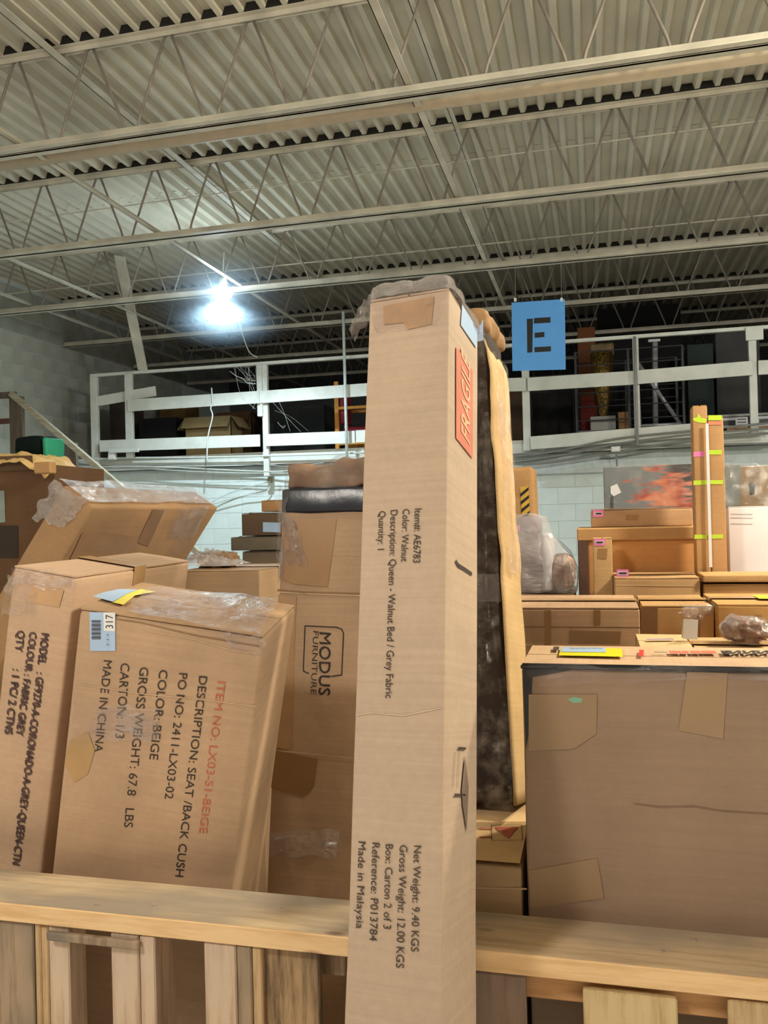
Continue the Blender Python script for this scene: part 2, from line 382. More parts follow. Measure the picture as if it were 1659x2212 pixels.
# ------------------------------------------------------------ lamp
lt = thing('high_bay_lamp', 'glowing cool white lamp hanging left of centre under the roof joists', 'lamp', at(482, 634, 8.25))
def lathe(prof, n=24):
    b = MB(); v = [(r*math.cos(2*PI*k/n), r*math.sin(2*PI*k/n), z) for r, z in prof for k in range(n)]
    f = [(i*n+k, i*n+(k+1) % n, (i+1)*n+(k+1) % n, (i+1)*n+k) for i in range(len(prof)-1) for k in range(n)]
    return b.add(v, f)
me_, nt_, bs_ = newmat('lamp_glow'); bs_.inputs['Emission Color'].default_value = (.78, .93, 1, 1); bs_.inputs['Emission Strength'].default_value = 60
gl = lathe([(.001, -.062), (.05, -.058), (.085, -.035), (.10, 0), (.085, .03), (.05, .045), (.001, .05)]).build('globe', me_, lt, True)
lathe([(.001, .16), (.04, .16), (.045, .06), (.06, .045), (.001, .044)]).build('lamp_cap', M_STEEL, lt, True)
MB().tube([(0, 0, .15), (0, .05, .45)], .008, 6).build('hanger', M_STEEL, lt)
ll = bpy.data.lights.new('lamp_light', 'POINT'); ll.energy = 30; ll.color = (.70, .90, 1.0); ll.shadow_soft_size = .04
ls = bpy.data.lights.new('lamp_downlight', 'SPOT'); ls.energy = 470; ls.color = (.72, .91, 1.0); ls.shadow_soft_size = .05; ls.spot_size = 2.65; ls.spot_blend = .5
lso = bpy.data.objects.new('lamp_downlight', ls); COL.objects.link(lso); lso.location = at(482, 634, 8.25) + Vector((0, -.03, -.075))
lo = bpy.data.objects.new('lamp_light', ll); COL.objects.link(lo); lo.location = at(482, 634, 8.25) + Vector((0, -.10, -.02))

# added scatter volume standing in for the lens halo round the lamp
hz_ = bpy.data.materials.new('halo_scatter'); hz_.use_nodes = True; hn = hz_.node_tree; hn.nodes.clear()
ho = hn.nodes.new('ShaderNodeOutputMaterial'); hv = hn.nodes.new('ShaderNodeVolumeScatter'); hv.inputs['Color'].default_value = (.62, .82, 1, 1); hv.inputs['Anisotropy'].default_value = .2
htc = hn.nodes.new('ShaderNodeTexCoord'); hl = hn.nodes.new('ShaderNodeVectorMath'); hl.operation = 'LENGTH'; hn.links.new(htc.outputs['Object'], hl.inputs[0])
hm = hn.nodes.new('ShaderNodeMapRange'); hm.inputs[1].default_value = .0; hm.inputs[2].default_value = 1.0; hm.inputs[3].default_value = .26; hm.inputs[4].default_value = 0; hm.interpolation_type = 'SMOOTHERSTEP'
hn.links.new(hl.outputs['Value'], hm.inputs[0]); hn.links.new(hm.outputs[0], hv.inputs['Density']); hn.links.new(hv.outputs[0], ho.inputs['Volume'])
hb_ = lathe([(.001, -.99)] + [(math.sin(PI*k/12), -math.cos(PI*k/12)) for k in range(1, 12)] + [(.001, .99)]).build('halo_volume', hz_)
hb_.location = at(482, 634, 8.2); hb_.scale = (1.05, 1.05, .62); tag(hb_, 'soft blue-white haze volume added as a halo around the glowing lamp', 'haze', kind='stuff')

# ------------------------------------------------------------ rounded, slightly dented box surface
def rboxmesh(w, d, h, r=.006, amp=.002, seed=0, fr=4.0, step=.07, top=True):
    def pos(L):
        n = max(2, int(L/step)); return [0, .35*r, r] + [r+(L-2*r)*i/n for i in range(1, n)] + [L-r, L-.35*r, L]
    X, Y, Z = pos(w), pos(d), pos(h); idx = {}; V = []; Fc = []
    def vid(i, j, k):
        q = (i, j, k)
        if q in idx: return idx[q]
        p = Vector((X[i], Y[j], Z[k])); c = Vector((min(max(p.x, r), w-r), min(max(p.y, r), d-r), min(max(p.z, r), h-r)))
        n = (p-c).normalized(); p = c + n*r
        p += n*amp*(noise.noise(p*fr + Vector((seed*3.1, seed*1.7, seed)))*1.6)
        idx[q] = len(V); V.append(p); return idx[q]
    nx, ny, nz = len(X)-1, len(Y)-1, len(Z)-1
    for i in range(nx):
        for k in range(nz):
            Fc.append((vid(i, 0, k), vid(i+1, 0, k), vid(i+1, 0, k+1), vid(i, 0, k+1)))
            Fc.append((vid(i, ny, k), vid(i, ny, k+1), vid(i+1, ny, k+1), vid(i+1, ny, k)))
    for j in range(ny):
        for k in range(nz):
            Fc.append((vid(0, j, k), vid(0, j, k+1), vid(0, j+1, k+1), vid(0, j+1, k)))
            Fc.append((vid(nx, j, k), vid(nx, j+1, k), vid(nx, j+1, k+1), vid(nx, j, k+1)))
    for i in range(nx):
        for j in range(ny):
            Fc.append((vid(i, j, 0), vid(i, j+1, 0), vid(i+1, j+1, 0), vid(i+1, j, 0)))
            if top: Fc.append((vid(i, j, nz), vid(i+1, j, nz), vid(i+1, j+1, nz), vid(i, j+1, nz)))
    return V, Fc

class Carton:
    def __init__(s, label, M, w, d, h, col=TAN, flaps=True, seam='x', group=None, seed=None, amp=.0025, r=.006, dirt=.12, name='carton', cat='box', step=.07, front=None, tape=True, flapcol=None, tapecol=None):
        s.w, s.d, s.h = w, d, h; seed = random.random()*50 if seed is None else seed
        s.M = M if isinstance(M, Matrix) else Matrix.Translation(M); s.Mi = s.M.inverted()
        s.root = thing(name, label, cat, s.M, group)
        s.mat = card(col, dirt)
        amp = min(amp, .0012)
        v, f = rboxmesh(w, d, h, r, amp, seed, step=step)
        s.body = mk('carton_body', v, f, s.mat, s.root, True)
        amp_ = amp; s.off = min(amp, .0012)*.8 + .0003
        fm = card(flapcol or col, dirt, 'x')
        if flaps:
            t = .004; g = .003
            segs = [(.002, .002, w-.002, d/2-g), (.002, d/2+g, w-.002, d-.002)] if seam == 'x' else [(.002, .002, w/2-g, d-.002), (w/2+g, .002, w-.002, d-.002)]
            for x0, y0, x1, y1 in segs:
                V = []; n = 6
                for zz in (0, t):
                    for j in range(n+1):
                        for i in range(n+1):
                            x = x0+(x1-x0)*i/n; y = y0+(y1-y0)*j/n
                            V.append((x, y, h+amp*.6+zz+.003*max(0, noise.noise(Vector((x*5+seed, y*5, seed))))))
                N = (n+1)**2; Fc = []
                for j in range(n):
                    for i in range(n):
                        a = j*(n+1)+i; Fc += [(a, a+n+1, a+n+2, a+1), (N+a, N+a+1, N+a+n+2, N+a+n+1)]
                for i in range(n):
                    a = i; Fc.append((a, a+1, N+a+1, N+a)); a = n*(n+1)+i; Fc.append((a, N+a, N+a+1, a+1))
                    a = i*(n+1); Fc.append((a, N+a, N+a+n+1, a+n+1)); a = i*(n+1)+n; Fc.append((a, a+n+1, N+a+n+1, N+a))
                mk('flap', V, Fc, fm, s.root)
            if tape:
                z = h+amp*.6+.004+.0045; tw = min(.03, .2*(d if seam == 'x' else w))
                b = MB()
                if seam == 'x':
                    b.box(.0, d/2-tw, z, w, d/2+tw, z+.0006); b.box(w+s.off, d/2-tw, h-.06, w+s.off+.0006, d/2+tw, z+.0006); b.box(-s.off-.0006, d/2-tw, h-.06, -s.off, d/2+tw, z+.0006)
                else:
                    b.box(w/2-tw, 0, z, w/2+tw, d, z+.0006); b.box(w/2-tw, -s.off-.0006, h-.06, w/2+tw, -s.off, z+.0006)
                b.build('tape', tapecol or M_TAPE2, s.root)
    def frame(s, face):
        if face == 'front': return Vector((0, 0, 0)), Vector((1, 0, 0)), Vector((0, 0, 1)), Vector((0, -1, 0))
        if face == 'right': return Vector((s.w, 0, 0)), Vector((0, 1, 0)), Vector((0, 0, 1)), Vector((1, 0, 0))
        if face == 'top': return Vector((0, 0, s.h+.006)), Vector((1, 0, 0)), Vector((0, 1, 0)), Vector((0, 0, 1))
    def pick(s, face, px, py):
        o, u, v, n = s.frame(face); d = s.Mi.to_3x3() @ ray(px, py); c = s.Mi @ CAM
        o2 = o + n*s.off
        p = c + d*((o2-c).dot(n)/d.dot(n)) - o
        return p.dot(u), p.dot(v)
    def put(s, face, pts, off=0):
        o, u, v, n = s.frame(face); return [o + u*a + v*b + n*(s.off+off) for a, b in pts]
    def poly(s, face, pix, mat, name='label', off=0, t=.0002, uv=False, parent=None):
        q = pix if uv else [s.pick(face, *p) for p in pix]
        lo_ = s.put(face, q, off); hi_ = s.put(face, q, off+t); n = len(q)
        ar = sum(q[i][0]*q[(i+1) % n][1]-q[(i+1) % n][0]*q[i][1] for i in range(n))
        top = tuple(range(n, 2*n)); sd = [(i, (i+1) % n, n+(i+1) % n, n+i) for i in range(n)]
        if face == 'front' and ar > 0 or face != 'front' and ar > 0: pass
        else: top = top[::-1]; sd = [x[::-1] for x in sd]
        return mk(name, hi_, [tuple(range(n)) if ar > 0 else tuple(range(n))[::-1]], mat, parent or s.root)
    def line(s, face, pix, wd, mat, name='printed_line', off=0, uv=False):
        q = [Vector(p) for p in (pix if uv else [s.pick(face, *p) for p in pix])]; b = MB()
        for i in range(len(q)-1):
            t = (q[i+1]-q[i]); 
            if t.length < 1e-6: continue
            t.normalize(); nn = Vector((-t.y, t.x))*wd/2; e = t*min(wd*.3, .0012)
            P4 = [q[i]-e-nn, q[i+1]+e-nn, q[i+1]+e+nn, q[i]-e+nn]
            b.add(s.put(face, P4, off+.0004), [(0, 1, 2, 3)])
        return b.build(name, mat, s.root)
    def text(s, face, body, p0, p1, pt, mat, bold=0., name='printed_text', off=.0003, end_cap=.73, parent=None):
        cu = bpy.data.curves.new('t', 'FONT'); cu.body = body; cu.size = 1; cu.offset = bold; cu.resolution_u = 3
        to = bpy.data.objects.new('t', cu); COL.objects.link(to)
        dg = bpy.context.evaluated_depsgraph_get(); me = bpy.data.meshes.new_from_object(to.evaluated_get(dg))
        bpy.data.objects.remove(to); bpy.data.curves.remove(cu)
        xs = [v.co.x for v in me.vertices]; x0, x1 = min(xs), max(xs)
        A, B, T = (Vector(s.pick(face, *p)) for p in (p0, p1, pt))
        ex = (B-A)/(x1-x0); ey = (T-A)/end_cap
        o_, u, v, n = s.frame(face)
        for vt in me.vertices:
            q = A + ex*(vt.co.x-x0) + ey*vt.co.y
            vt.co = o_ + u*q.x + v*q.y + n*(s.off+off)
        me.name = name; me.materials.clear(); me.materials.append(mat)
        o = bpy.data.objects.new(name, me); COL.objects.link(o); o.parent = parent or s.root; return o
    def film(s, face, pix, mat=None, n=26, bulge=.012, seed=0, name='film_wrap', off=.004, fr=22, parent=None):
        """crumpled film sheet over a quad of the face (corners in order)"""
        q = [Vector(s.pick(face, *p)) for p in pix]; o_, u, v, nn = s.frame(face); V = []; Fc = []
        for j in range(n+1):
            for i in range(n+1):
                a = i/n; b = j/n; p = (q[0]*(1-a)+q[1]*a)*(1-b) + (q[3]*(1-a)+q[2]*a)*b
                ed = min(a, 1-a, b, 1-b)*6; ed = min(1, ed)
                jit = Vector((noise.noise(Vector((a*4, b*4, seed))), noise.noise(Vector((a*4, b*4, seed+9)))))*.02
                z = abs(noise.noise(Vector((p.x*fr, p.y*fr*.6, seed)))) + .5*abs(noise.noise(Vector((p.x*fr*2.3, p.y*fr*2, seed+3))))
                pp = p + jit*(1 if ed < 1 else .3)
                V.append(o_ + u*pp.x + v*pp.y + nn*(s.off+off+bulge*z*(.35+.65*ed)))
        for j in range(n):
            for i in range(n): k = j*(n+1)+i; Fc.append((k, k+1, k+n+2, k+n+1))
        return mk(name, V, Fc, mat or FILM, parent or s.root, True)
    def shell(s, z0, z1, mat=None, infl=.006, amp=.008, seed=1, name='film_wrap', top=True, fr=14, step=.03):
        """a film sleeve round the box from height z0 to z1, crumpled"""
        W, D, H = s.w+2*infl, s.d+2*infl, z1-z0
        v, f = rboxmesh(W, D, H, .012, amp, seed, fr=fr, step=step, top=top)
        v = [a + Vector((-infl, -infl, z0)) for a in v]
        zmin = z0+1e-4
        f = [q for q in f if not all(abs(v[i].z - z0) < .0125+amp for i in q) or False]
        return mk(name, v, f, mat or FILM, s.root, True)

def pose(pos, rv):
    r = Vector(rv); a = r.length
    return Matrix.Translation(pos) @ (Matrix.Rotation(a, 4, r.normalized()) if a > 1e-6 else Matrix())

# ------------------------------------------------------------ foreground cartons
# 1 tall bed-rail carton leaning back over the timber
A = Carton('tall narrow tan carton leaning back in the foreground, printed with item, weight and fragile marks', pose((-.406, 1.115, 0), (-.231, -.018, -.125)) @ Matrix.Translation((0, 0, .045)), .162, .212, 2.03,
           (190, 167, 146), flaps=True, seam='y', seed=1, amp=.0012, r=.004, dirt=.06, tape=False)
for b, p0, p1, pt in (("Item#: AE6783", (895.7, 1099), (892, 1215.7), (912, 1098)), ("Color: Walnut", (869.7, 1100), (865.8, 1213.4), (885.8, 1099)),
                      ("Description: Queen - Walnut Bed / Grey Fabric", (843.7, 1102.3), (832.2, 1508), (859.7, 1101)), ("Quantity: 1", (818.5, 1104.5), (815.5, 1188), (833.7, 1103.5)),
                      ("Net Weight: 9.40 KGS", (894, 1826.5), (887.5, 2055), (911, 1827)), ("Gross Weight: 12.00 KGS", (863.5, 1825), (855, 2090), (881, 1826)),
                      ("Box: Carton 2 of 3", (833, 1823.5), (828, 2006), (850, 1824)), ("Reference: P013784", (804, 1820), (798, 2031.5), (821, 1821)), ("Made in Malaysia", (774.5, 1817.5), (769, 2005), (791, 1818.5))):
    A.text('front', b, p0, p1, pt, M_INK, bold=0)
A.poly('front', [(828, 662), (938, 640), (932, 700), (880, 712), (872, 697), (829, 701)], M_TAPE, 'tape', .0002)
A.poly('right', [(985, 748), (1021, 801), (1021, 991), (985, 946)], M_REDPALE, 'fragile_sticker', .0002)
A.text('right', 'FRAGILE', (1013.5, 962), (1014, 785), (994, 930), plain((222, 166, 132), .7), bold=.015, off=.0014)
A.poly('right', [(998, 658), (1031, 712), (1029, 752), (995, 702)], M_LBL, 'shipping_label', .0002)
A.line('right', [(985, 1212), (990, 1221), (1003, 1229), (1019, 1240)], .007, M_INK, 'marker_stroke')
A.line('right', [(990, 1616), (1006, 1617)], .004, M_INK); A.line('right', [(982, 1717), (1005, 1718)], .004, M_INK)
A.line('right', [(983, 1625), (979, 1700)], .0015, M_INKP); A.line('right', [(992, 1622), (989, 1700)], .0015, M_INKP)
A.poly('right', [(1004, 1632), (1012, 1700), (1008, 1798), (999, 1740), (997, 1705)], plain((120, 104, 92), .8), 'printed_mark', .0002)
A.line('front', [(770, 1546), (800, 1540), (870, 1546), (950, 1530)], .0012, card((216, 190, 162), .02), 'crease')
A.shell(2.03-.012, 2.03+.034, film('cap_film', tint=(.93, .9, .92), milky=.34, hi=.55, lo=.06, scale=26), .004, .006, 3, fr=30, step=.009)
A.film('front', [(801, 642), (970, 622), (948, 705), (806, 718)], film('front_film', lo=.0, hi=.14, scale=30, milky=.02, rough=.1), 44, .010, 2, fr=30, off=.002)
# loose tail of film at the top left corner
tb = []
for i in range(13):
    for j in range(7):
        a_, b_ = i/12, j/6
        tb.append((-.055*a_ + .004, .02+.03*b_ + .01*noise.noise(Vector((i*.5, j*.5, 2))), 2.06 - .055*a_*a_*1.3 - .05*b_*(1-a_*.8) + .012*noise.noise(Vector((i*.6, j*.7, 5)))))
mk('film_tail', tb, [(i*7+j, i*7+j+1, (i+1)*7+j+1, (i+1)*7+j) for i in range(12) for j in range(6)], FILM_MILK, A.root, True)

# 2 dark film-wrapped carton behind it
B = Carton('tall dark film-wrapped carton with a bright tan side behind the foreground carton', pose((-.387, 1.943, .926), (-.224, -.074, -.148)), .20, .172, 1.19, (50, 36, 26), flaps=False, seed=5, amp=.004, r=.03, dirt=.3, step=.04)
# bright tan side sheet, buckled
V = []; Fc = []; NN = 40
for i in range(NN+1):
    z = 1.20*i/NN; t = i/NN
    cr = (.012*noise.noise(Vector((0, z*6, 4))) if t > .45 else .003*noise.noise(Vector((0, z*6, 4))))
    hook = max(0, (t-.9)/.1)
    for j in range(7):
        y = -.006 + .18*j/6
        V.append((.206 + cr + .004*noise.noise(Vector((y*20, z*12, 7)))*(t*2) - hook*hook*.05, y + .02*hook, z + .02*hook - .03*hook*hook))
Fc = [(i*7+j, i*7+j+1, (i+1)*7+j+1, (i+1)*7+j) for i in range(NN) for j in range(6)]
sd = mk('side_sheet', V, Fc, card((208, 174, 124), .1), B.root, True); sm = sd.modifiers.new('s', 'SOLIDIFY'); sm.thickness = .005
# crumpled brown paper hood over the top
v, f = rboxmesh(.212, .186, .070, .026, .007, 5.3, fr=30, step=.008)
mk('torn_flap', [a_ + Vector((-.004, -.012, 1.165)) for a_ in v], f, card((158, 122, 84), .3), B.root, True)
B.poly('front', [(1020, 690), (1044, 692), (1044, 736), (1022, 740)], M_LBL, 'shipping_label', .001)
B.poly('front', [(1000, 1240), (1078, 1240), (1082, 1300), (1000, 1300)], plain((70, 56, 44), .5), 'tape', .001)
B.film('front', [(960, 700), (1047, 700), (1110, 1750), (955, 1750)], FILM_DARK, 60, .014, 8, fr=26)
B.film('right', [(1052, 760), (1086, 800), (1112, 1240), (1088, 1240)], FILM, 40, .010, 11, fr=30, off=.014)

# 3 lower carton carrying it
C1 = Carton('low carton under the dark wrapped carton with red triangle warning print on its bright top', (-.36, 1.68, 0), .205, .50, .902, (168, 138, 104), seam='x', seed=9, flaps=False)
C1.poly('top', [(.003, .003), (.202, .003), (.202, .497), (.003, .497)], card((226, 190, 140), .05), 'flap', .001, uv=True)  # paler top sheet: light from above is put into its colour
C1.poly('top', [(1067, 1789), (1120, 1789), (1098, 1814)], M_RED, 'warning_print', .003)
C1.line('top', [(1062, 1785), (1127, 1785), (1129, 1818), (1062, 1818), (1062, 1785)], .0015, M_INKP, off=.003)
C1.line('top', [(1036, 1793), (1062, 1793)], .006, M_RED, 'printed_stripe', off=.003); C1.line('top', [(1036, 1811), (1062, 1811)], .006, M_RED, 'printed_stripe', off=.003)
C1.line('front', [(1030, 1918), (1137, 1920)], .003, card((190, 160, 126), .05), 'crease')

# 4 big right carton
D = Carton('large wide brown carton with black-taped edges filling the lower right', pose((-.141, 1.69, 0), (.010, -.003, -.013)), .9, .239, 1.298, (150, 126, 106), seam='x', seed=12, amp=.003, r=.008, dirt=.1, flapcol=(206, 172, 138), tape=False)  # shade on the front is put into the body colour, flaps keep the lit tone
D.poly('front', [(1128, 1432), (1659, 1441), (1900, 1444), (1900, 1452), (1659, 1449), (1400, 1449), (1240, 1447), (1150, 1462), (1146, 1560), (1136, 1620), (1129, 1440)], M_BLACK, 'edge_tape', .0003)
MB().box(-.001, -.006, 1.296, .9, .004, 1.304).build('edge_tape', M_BLACK, D.root, bevel=.002)
D.poly('front', [(1485, 1446), (1572, 1448), (1562, 1596), (1466, 1578)], plain((150, 122, 92), .45, var=.03), 'tape', .0004)
D.poly('front', [(1142, 1500), (1290, 1500), (1288, 1585), (1240, 1618), (1142, 1622)], plain((142, 116, 88), .45, var=.03), 'tape', .0004)
D.poly('front', [(1142, 1880), (1290, 1854), (1305, 1940), (1146, 1962)], plain((142, 116, 86), .45, var=.03), 'tape', .0004)
D.poly('front', [(1226, 1510), (1240, 1505), (1258, 1509), (1256, 1517), (1238, 1518)], plain((120, 170, 140), .4), 'green_sticker', .001)
D.line('front', [(1370, 1736), (1420, 1743), (1500, 1742), (1560, 1752), (1659, 1758), (1800, 1762)], .002, card((128, 104, 84), .05), 'crease')
D.poly('top', [(1212, 1402), (1342, 1404), (1346, 1422), (1207, 1419)], M_YEL, 'shipping_label', .003)
D.poly('top', [(1214, 1401.5), (1308, 1403), (1309, 1413), (1212, 1412)], M_LBL, 'label_window', .0038)
for a_ in range(6): D.line('top', [(1232+a_*12, 1405), (1240+a_*12, 1405.4)], .003, M_INK, 'printed_line', .0045)
D.poly('top', [(1381, 1407), (1391, 1407), (1390, 1421), (1379, 1420)], plain((206, 52, 44), .6), 'red_mark', .003)
D.poly('top', [(1196, 1400), (1208, 1400), (1207, 1408), (1194, 1408)], M_INK, 'printed_mark', .003)
for x0_, x1_, m_ in ((1414, 1440, M_INK), (1447, 1470, M_RED), (1474, 1486, M_RED), (1492, 1512, M_RED), (1516, 1545, M_RED), (1560, 1572, M_INK), (1576, 1598, M_INK), (1606, 1630, M_INK), (1636, 1659, M_INK)):
    D.line('top', [(x0_, 1409), (x0_+4, 1416), (x1_-2, 1409), (x1_, 1416)] if m_ is M_INK and x0_ > 1500 else [(x0_, 1412), (x1_, 1412.4)], .007 if m_ is M_INK else .032, m_, 'printed_mark', .003)
D.film('front', [(1140, 1432), (1659, 1440), (1659, 1470), (1140, 1475)], FILM_SOFT, 40, .006, 4)
# 5 MODUS carton
E_ = Carton('tall tan carton with black tape band and furniture maker logo left of the foreground carton', pose((-1.003, 2.35, 0), (-.169, .004, 0)), .40, .30, 1.70, (188, 158, 128), seam='x', seed=20, amp=.004, flaps=False)
for _d in (0, 1.6): E_.text('front', 'MODUS', (690+_d, 1365+_d), (688+_d, 1501), (715+_d, 1367), M_INK, off=.0003+_d*.0001)
E_.text('front', 'FURNITURE', (676.5, 1363), (671, 1500), (689, 1364), M_INK, bold=0)
E_.line('front', [(667, 1455), (656, 1450), (655.5, 1440), (659, 1352), (727, 1355), (738, 1359), (742, 1368), (738, 1458), (716, 1461)], .004, M_INK, 'logo_frame')
E_.line('front', [(600, 1275), (660, 1280), (790, 1283)], .007, card((150, 118, 86), .05), 'crease'); E_.line('front', [(600, 1279), (700, 1284), (790, 1287)], .004, card((214, 182, 146), .03), 'crease')
E_.line('front', [(582, 1620), (790, 1640)], .003, card((214, 182, 146), .03), 'crease')
E_.line('front', [(604, 1196), (790, 1200)], .002, card((206, 174, 138), .03), 'crease')
E_.poly('front', [(612, 1118), (727, 1122), (720, 1180), (708, 1268), (636, 1262), (604, 1250)], plain((160, 122, 82), .35, var=.04), 'tape', .0006)
E_.poly('front', [(601, 1285), (640, 1290), (630, 1620), (585, 1612)], plain((172, 136, 98), .4, var=.04), 'tape', .0006)
E_.poly('front', [(582, 1620), (605, 1622), (686, 1640), (678, 1700), (665, 1718), (605, 1706), (580, 1700)], plain((140, 106, 68), .35, var=.04), 'tape', .0012)
v, f = rboxmesh(.40+.014, .30+.014, .085, .02, .006, 3, fr=10, step=.03)
bandz = .0
qa = E_.pick('front', 612, 1055)[1]; qb = E_.pick('front', 612, 1110)[1]
v, f = rboxmesh(.412, .312, qa-qb, .012, .003, 3, fr=10, step=.03)
mk('black_tape_band', [a + Vector((-.006, -.0075, qb)) for a in v], f, M_DUCT, E_.root, True)
# crumpled folded top
qt = E_.pick('front', 700, 992)[1]
v, f = rboxmesh(.395, .29, qt-qa, .03, .014, 7, fr=17, step=.012)
mk('folded_top', [a + Vector((.004, .004, qa-.004)) for a in v], f, card((156, 124, 98), .25), E_.root, True)
v, f = rboxmesh(.408, .303, qt+.006-qa, .03, .015, 7, fr=17, step=.012)
mk('film_wrap', [a + Vector((-.006, -.008, qa-.006)) for a in v], f, FILM, E_.root, True)
E_.film('front', [(606, 1100), (640, 1130), (665, 1225), (625, 1215)], film('film_bright', hi=.5, lo=.06, scale=25, milky=.12), 36, .03, 6, fr=40)
E_.film('front', [(582, 1795), (735, 1790), (728, 1850), (580, 1850)], FILM, 36, .012, 9, fr=30)
E_.film('front', [(602, 1050), (625, 1060), (612, 1260), (598, 1260)], FILM, 24, .012, 10, fr=30)

# 6 beige cushion carton
G = Carton('wide battered carton printed with red and black cushion shipping text, leaning right behind the timber', pose((-1.378, 1.754, .035), (.059, .171, .168)), .427, .384, 1.395, (192, 160, 130), seam='x', seed=31, amp=.004, dirt=.16, r=.012, flapcol=(190, 156, 122), tape=False)
for b, p0, p1, pt, m_ in (("ITEM NO: LX03-S1-BEIGE", (469.5, 1472), (429.5, 1799), (488, 1473.5), M_RED), ("DESCRIPTION: SEAT /BACK CUSH", (430, 1460), (378, 1893), (449, 1461.5), M_INK),
                          ("PO NO: 2411-LX03-02", (387, 1453.5), (355.5, 1724.8), (406, 1455), M_INK), ("COLOR: BEIGE", (344, 1446.4), (322.5, 1640), (363.5, 1448), M_INK),
                          ("GROSS WEIGHT: 67.8   LBS", (302, 1440.8), (267.5, 1786.4), (322, 1442), M_INK), ("CARTON: 1/3", (261, 1432), (249, 1594), (281, 1433.5), M_INK), ("MADE IN CHINA", (224, 1426), (203.5, 1624), (243, 1427.5), M_INK)):
    G.text('front', b, p0, p1, pt, m_, bold=0)
lb = G.poly('front', [(194, 1322), (249.6, 1323), (249.6, 1406), (195, 1406)], M_LBL, 'shipping_label', .001)
G.poly('front', [(224, 1322.5), (249.4, 1323), (249.4, 1363), (225, 1363)], M_WHITE, 'label_patch', .0016, parent=lb)
G.text('front', '317', (245, 1357), (245, 1327.5), (228, 1357), M_INK, name='label_number', off=.0022, parent=lb)
for i in range(14):
    yy = 1341 + i*3.0
    G.line('front', [(199, yy), (218, yy)], .0011 + .0012*((i*7) % 3 == 0), M_INK, 'barcode_bar', off=.0018).parent = lb
for i in range(8): G.line('front', [(231, 1371+i*3.4), (236, 1371+i*3.4)], .001, M_LBL if i % 3 else M_INKP, 'label_print', off=.0018).parent = lb
G.poly('top', [(243, 1305), (266, 1310), (291, 1290), (336, 1281), (303, 1276), (275, 1286)], M_YEL, 'yellow_label', .004)
G.poly('top', [(200, 1292), (243, 1304), (275, 1286), (299, 1277), (258, 1276), (224, 1283)], M_LBL, 'blue_label', .0045)
G.line('front', [(250, 1337), (300, 1344), (420, 1372), (560, 1396)], .003, card((150, 118, 88), .05), 'crease')
G.line('front', [(310, 1361), (420, 1382), (500, 1405), (560, 1413)], .002, card((208, 176, 146), .03), 'crease')
G.line('front', [(170, 1478), (300, 1498), (440, 1512), (553, 1526)], .002, card((210, 178, 148), .03), 'crease')
G.poly('front', [(150, 1600), (190, 1580), (205, 1620), (190, 1672), (160, 1690), (140, 1650)], plain((176, 140, 92), .4, var=.06), 'tape', .0006)
G.film('front', [(470, 1355), (572, 1375), (566, 1420), (500, 1405)], FILM, 34, .012, 13, fr=34)
G.film('front', [(158, 1510), (345, 1535), (345, 1600), (150, 1600)], FILM_SOFT, 34, .006, 14, fr=20)
G.film('front', [(215, 1530), (345, 1548), (330, 1595), (200, 1580)], FILM, 30, .008, 15, fr=34)
G.film('top', [(270, 1330), (560, 1380), (600, 1300), (320, 1275)], film('top_film', lo=.12, hi=.5, scale=5, rough=.3, milky=.02), 36, .012, 16, fr=12, off=.01)
# 7 queen carton far left
H = Carton('narrow carton at the left edge printed with model, colour and quantity lines, leaning right', pose((-1.625, 1.8, .01), (.007, .162, .006)), .174, .595, 1.509, (200, 168, 140), seam='x', seed=41, amp=.004, r=.01, dirt=.12)
for b, p0, p1, pt in (("MODEL   : GF9270-A-CORONADO-A-GREY-QUEEN-CTN", (89, 1367), (26, 1865), (106.5, 1369)), ("COLOUR : FABRIC GREY", (63.5, 1364), (33.6, 1586.5), (80, 1366)), ("QTY      : 1 PC/ 2 CTNS", (37, 1361), (9, 1583), (54.5, 1363))):
    H.text('front', b, p0, p1, pt, M_INKP, bold=0)
    H.text('front', b, (p0[0]+1.5, p0[1]+3), (p1[0]+1.5, p1[1]+3), (pt[0]+1.5, pt[1]+3), M_INKP, bold=0)
H.film('front', [(20, 1240), (80, 1245), (80, 1325), (5, 1330)], FILM, 30, .012, 17, fr=30)
H.film('front', [(30, 1222), (165, 1245), (160, 1275), (25, 1260)], FILM_SOFT, 30, .012, 18, fr=20)
H.poly('front', [(70, 1262), (138, 1275), (128, 1312), (62, 1300)], plain((196, 156, 116), .35), 'tape', .0006)
# 8 slanted large flat carton
K = Carton('big flat film-wrapped carton leaning steeply to the right behind the left cartons', pose((-3.046, 2.647, .03), (-.006, .608, .033)), .148, 1.112, 2.09, (172, 136, 98), seam='x', seed=51, amp=.004, r=.012, flaps=False)
K.poly('right', [(330, 1100), (355, 1102), (320, 1180), (296, 1172)], plain((140, 106, 74), .4), 'tape', .001)
K.poly('right', [(178, 1150), (300, 1160), (290, 1215), (150, 1210)], plain((158, 122, 86), .4), 'tape', .001)
K.film('top', [(190, 1086), (462, 1090), (412, 1054), (125, 1037)], film('top_shine', lo=.15, hi=.6, scale=30, milky=.2), 44, .012, 5, fr=26, off=.006)
K.film('front', [(118, 1035), (190, 1085), (140, 1140), (70, 1120)], FILM_MILK, 30, .014, 19, fr=24)
K.film('right', [(200, 1090), (455, 1085), (400, 1200), (140, 1200)], FILM_SOFT, 44, .012, 20, fr=12)
K.film('right', [(380, 1100), (450, 1090), (415, 1165), (360, 1160)], FILM, 30, .01, 21, fr=24)

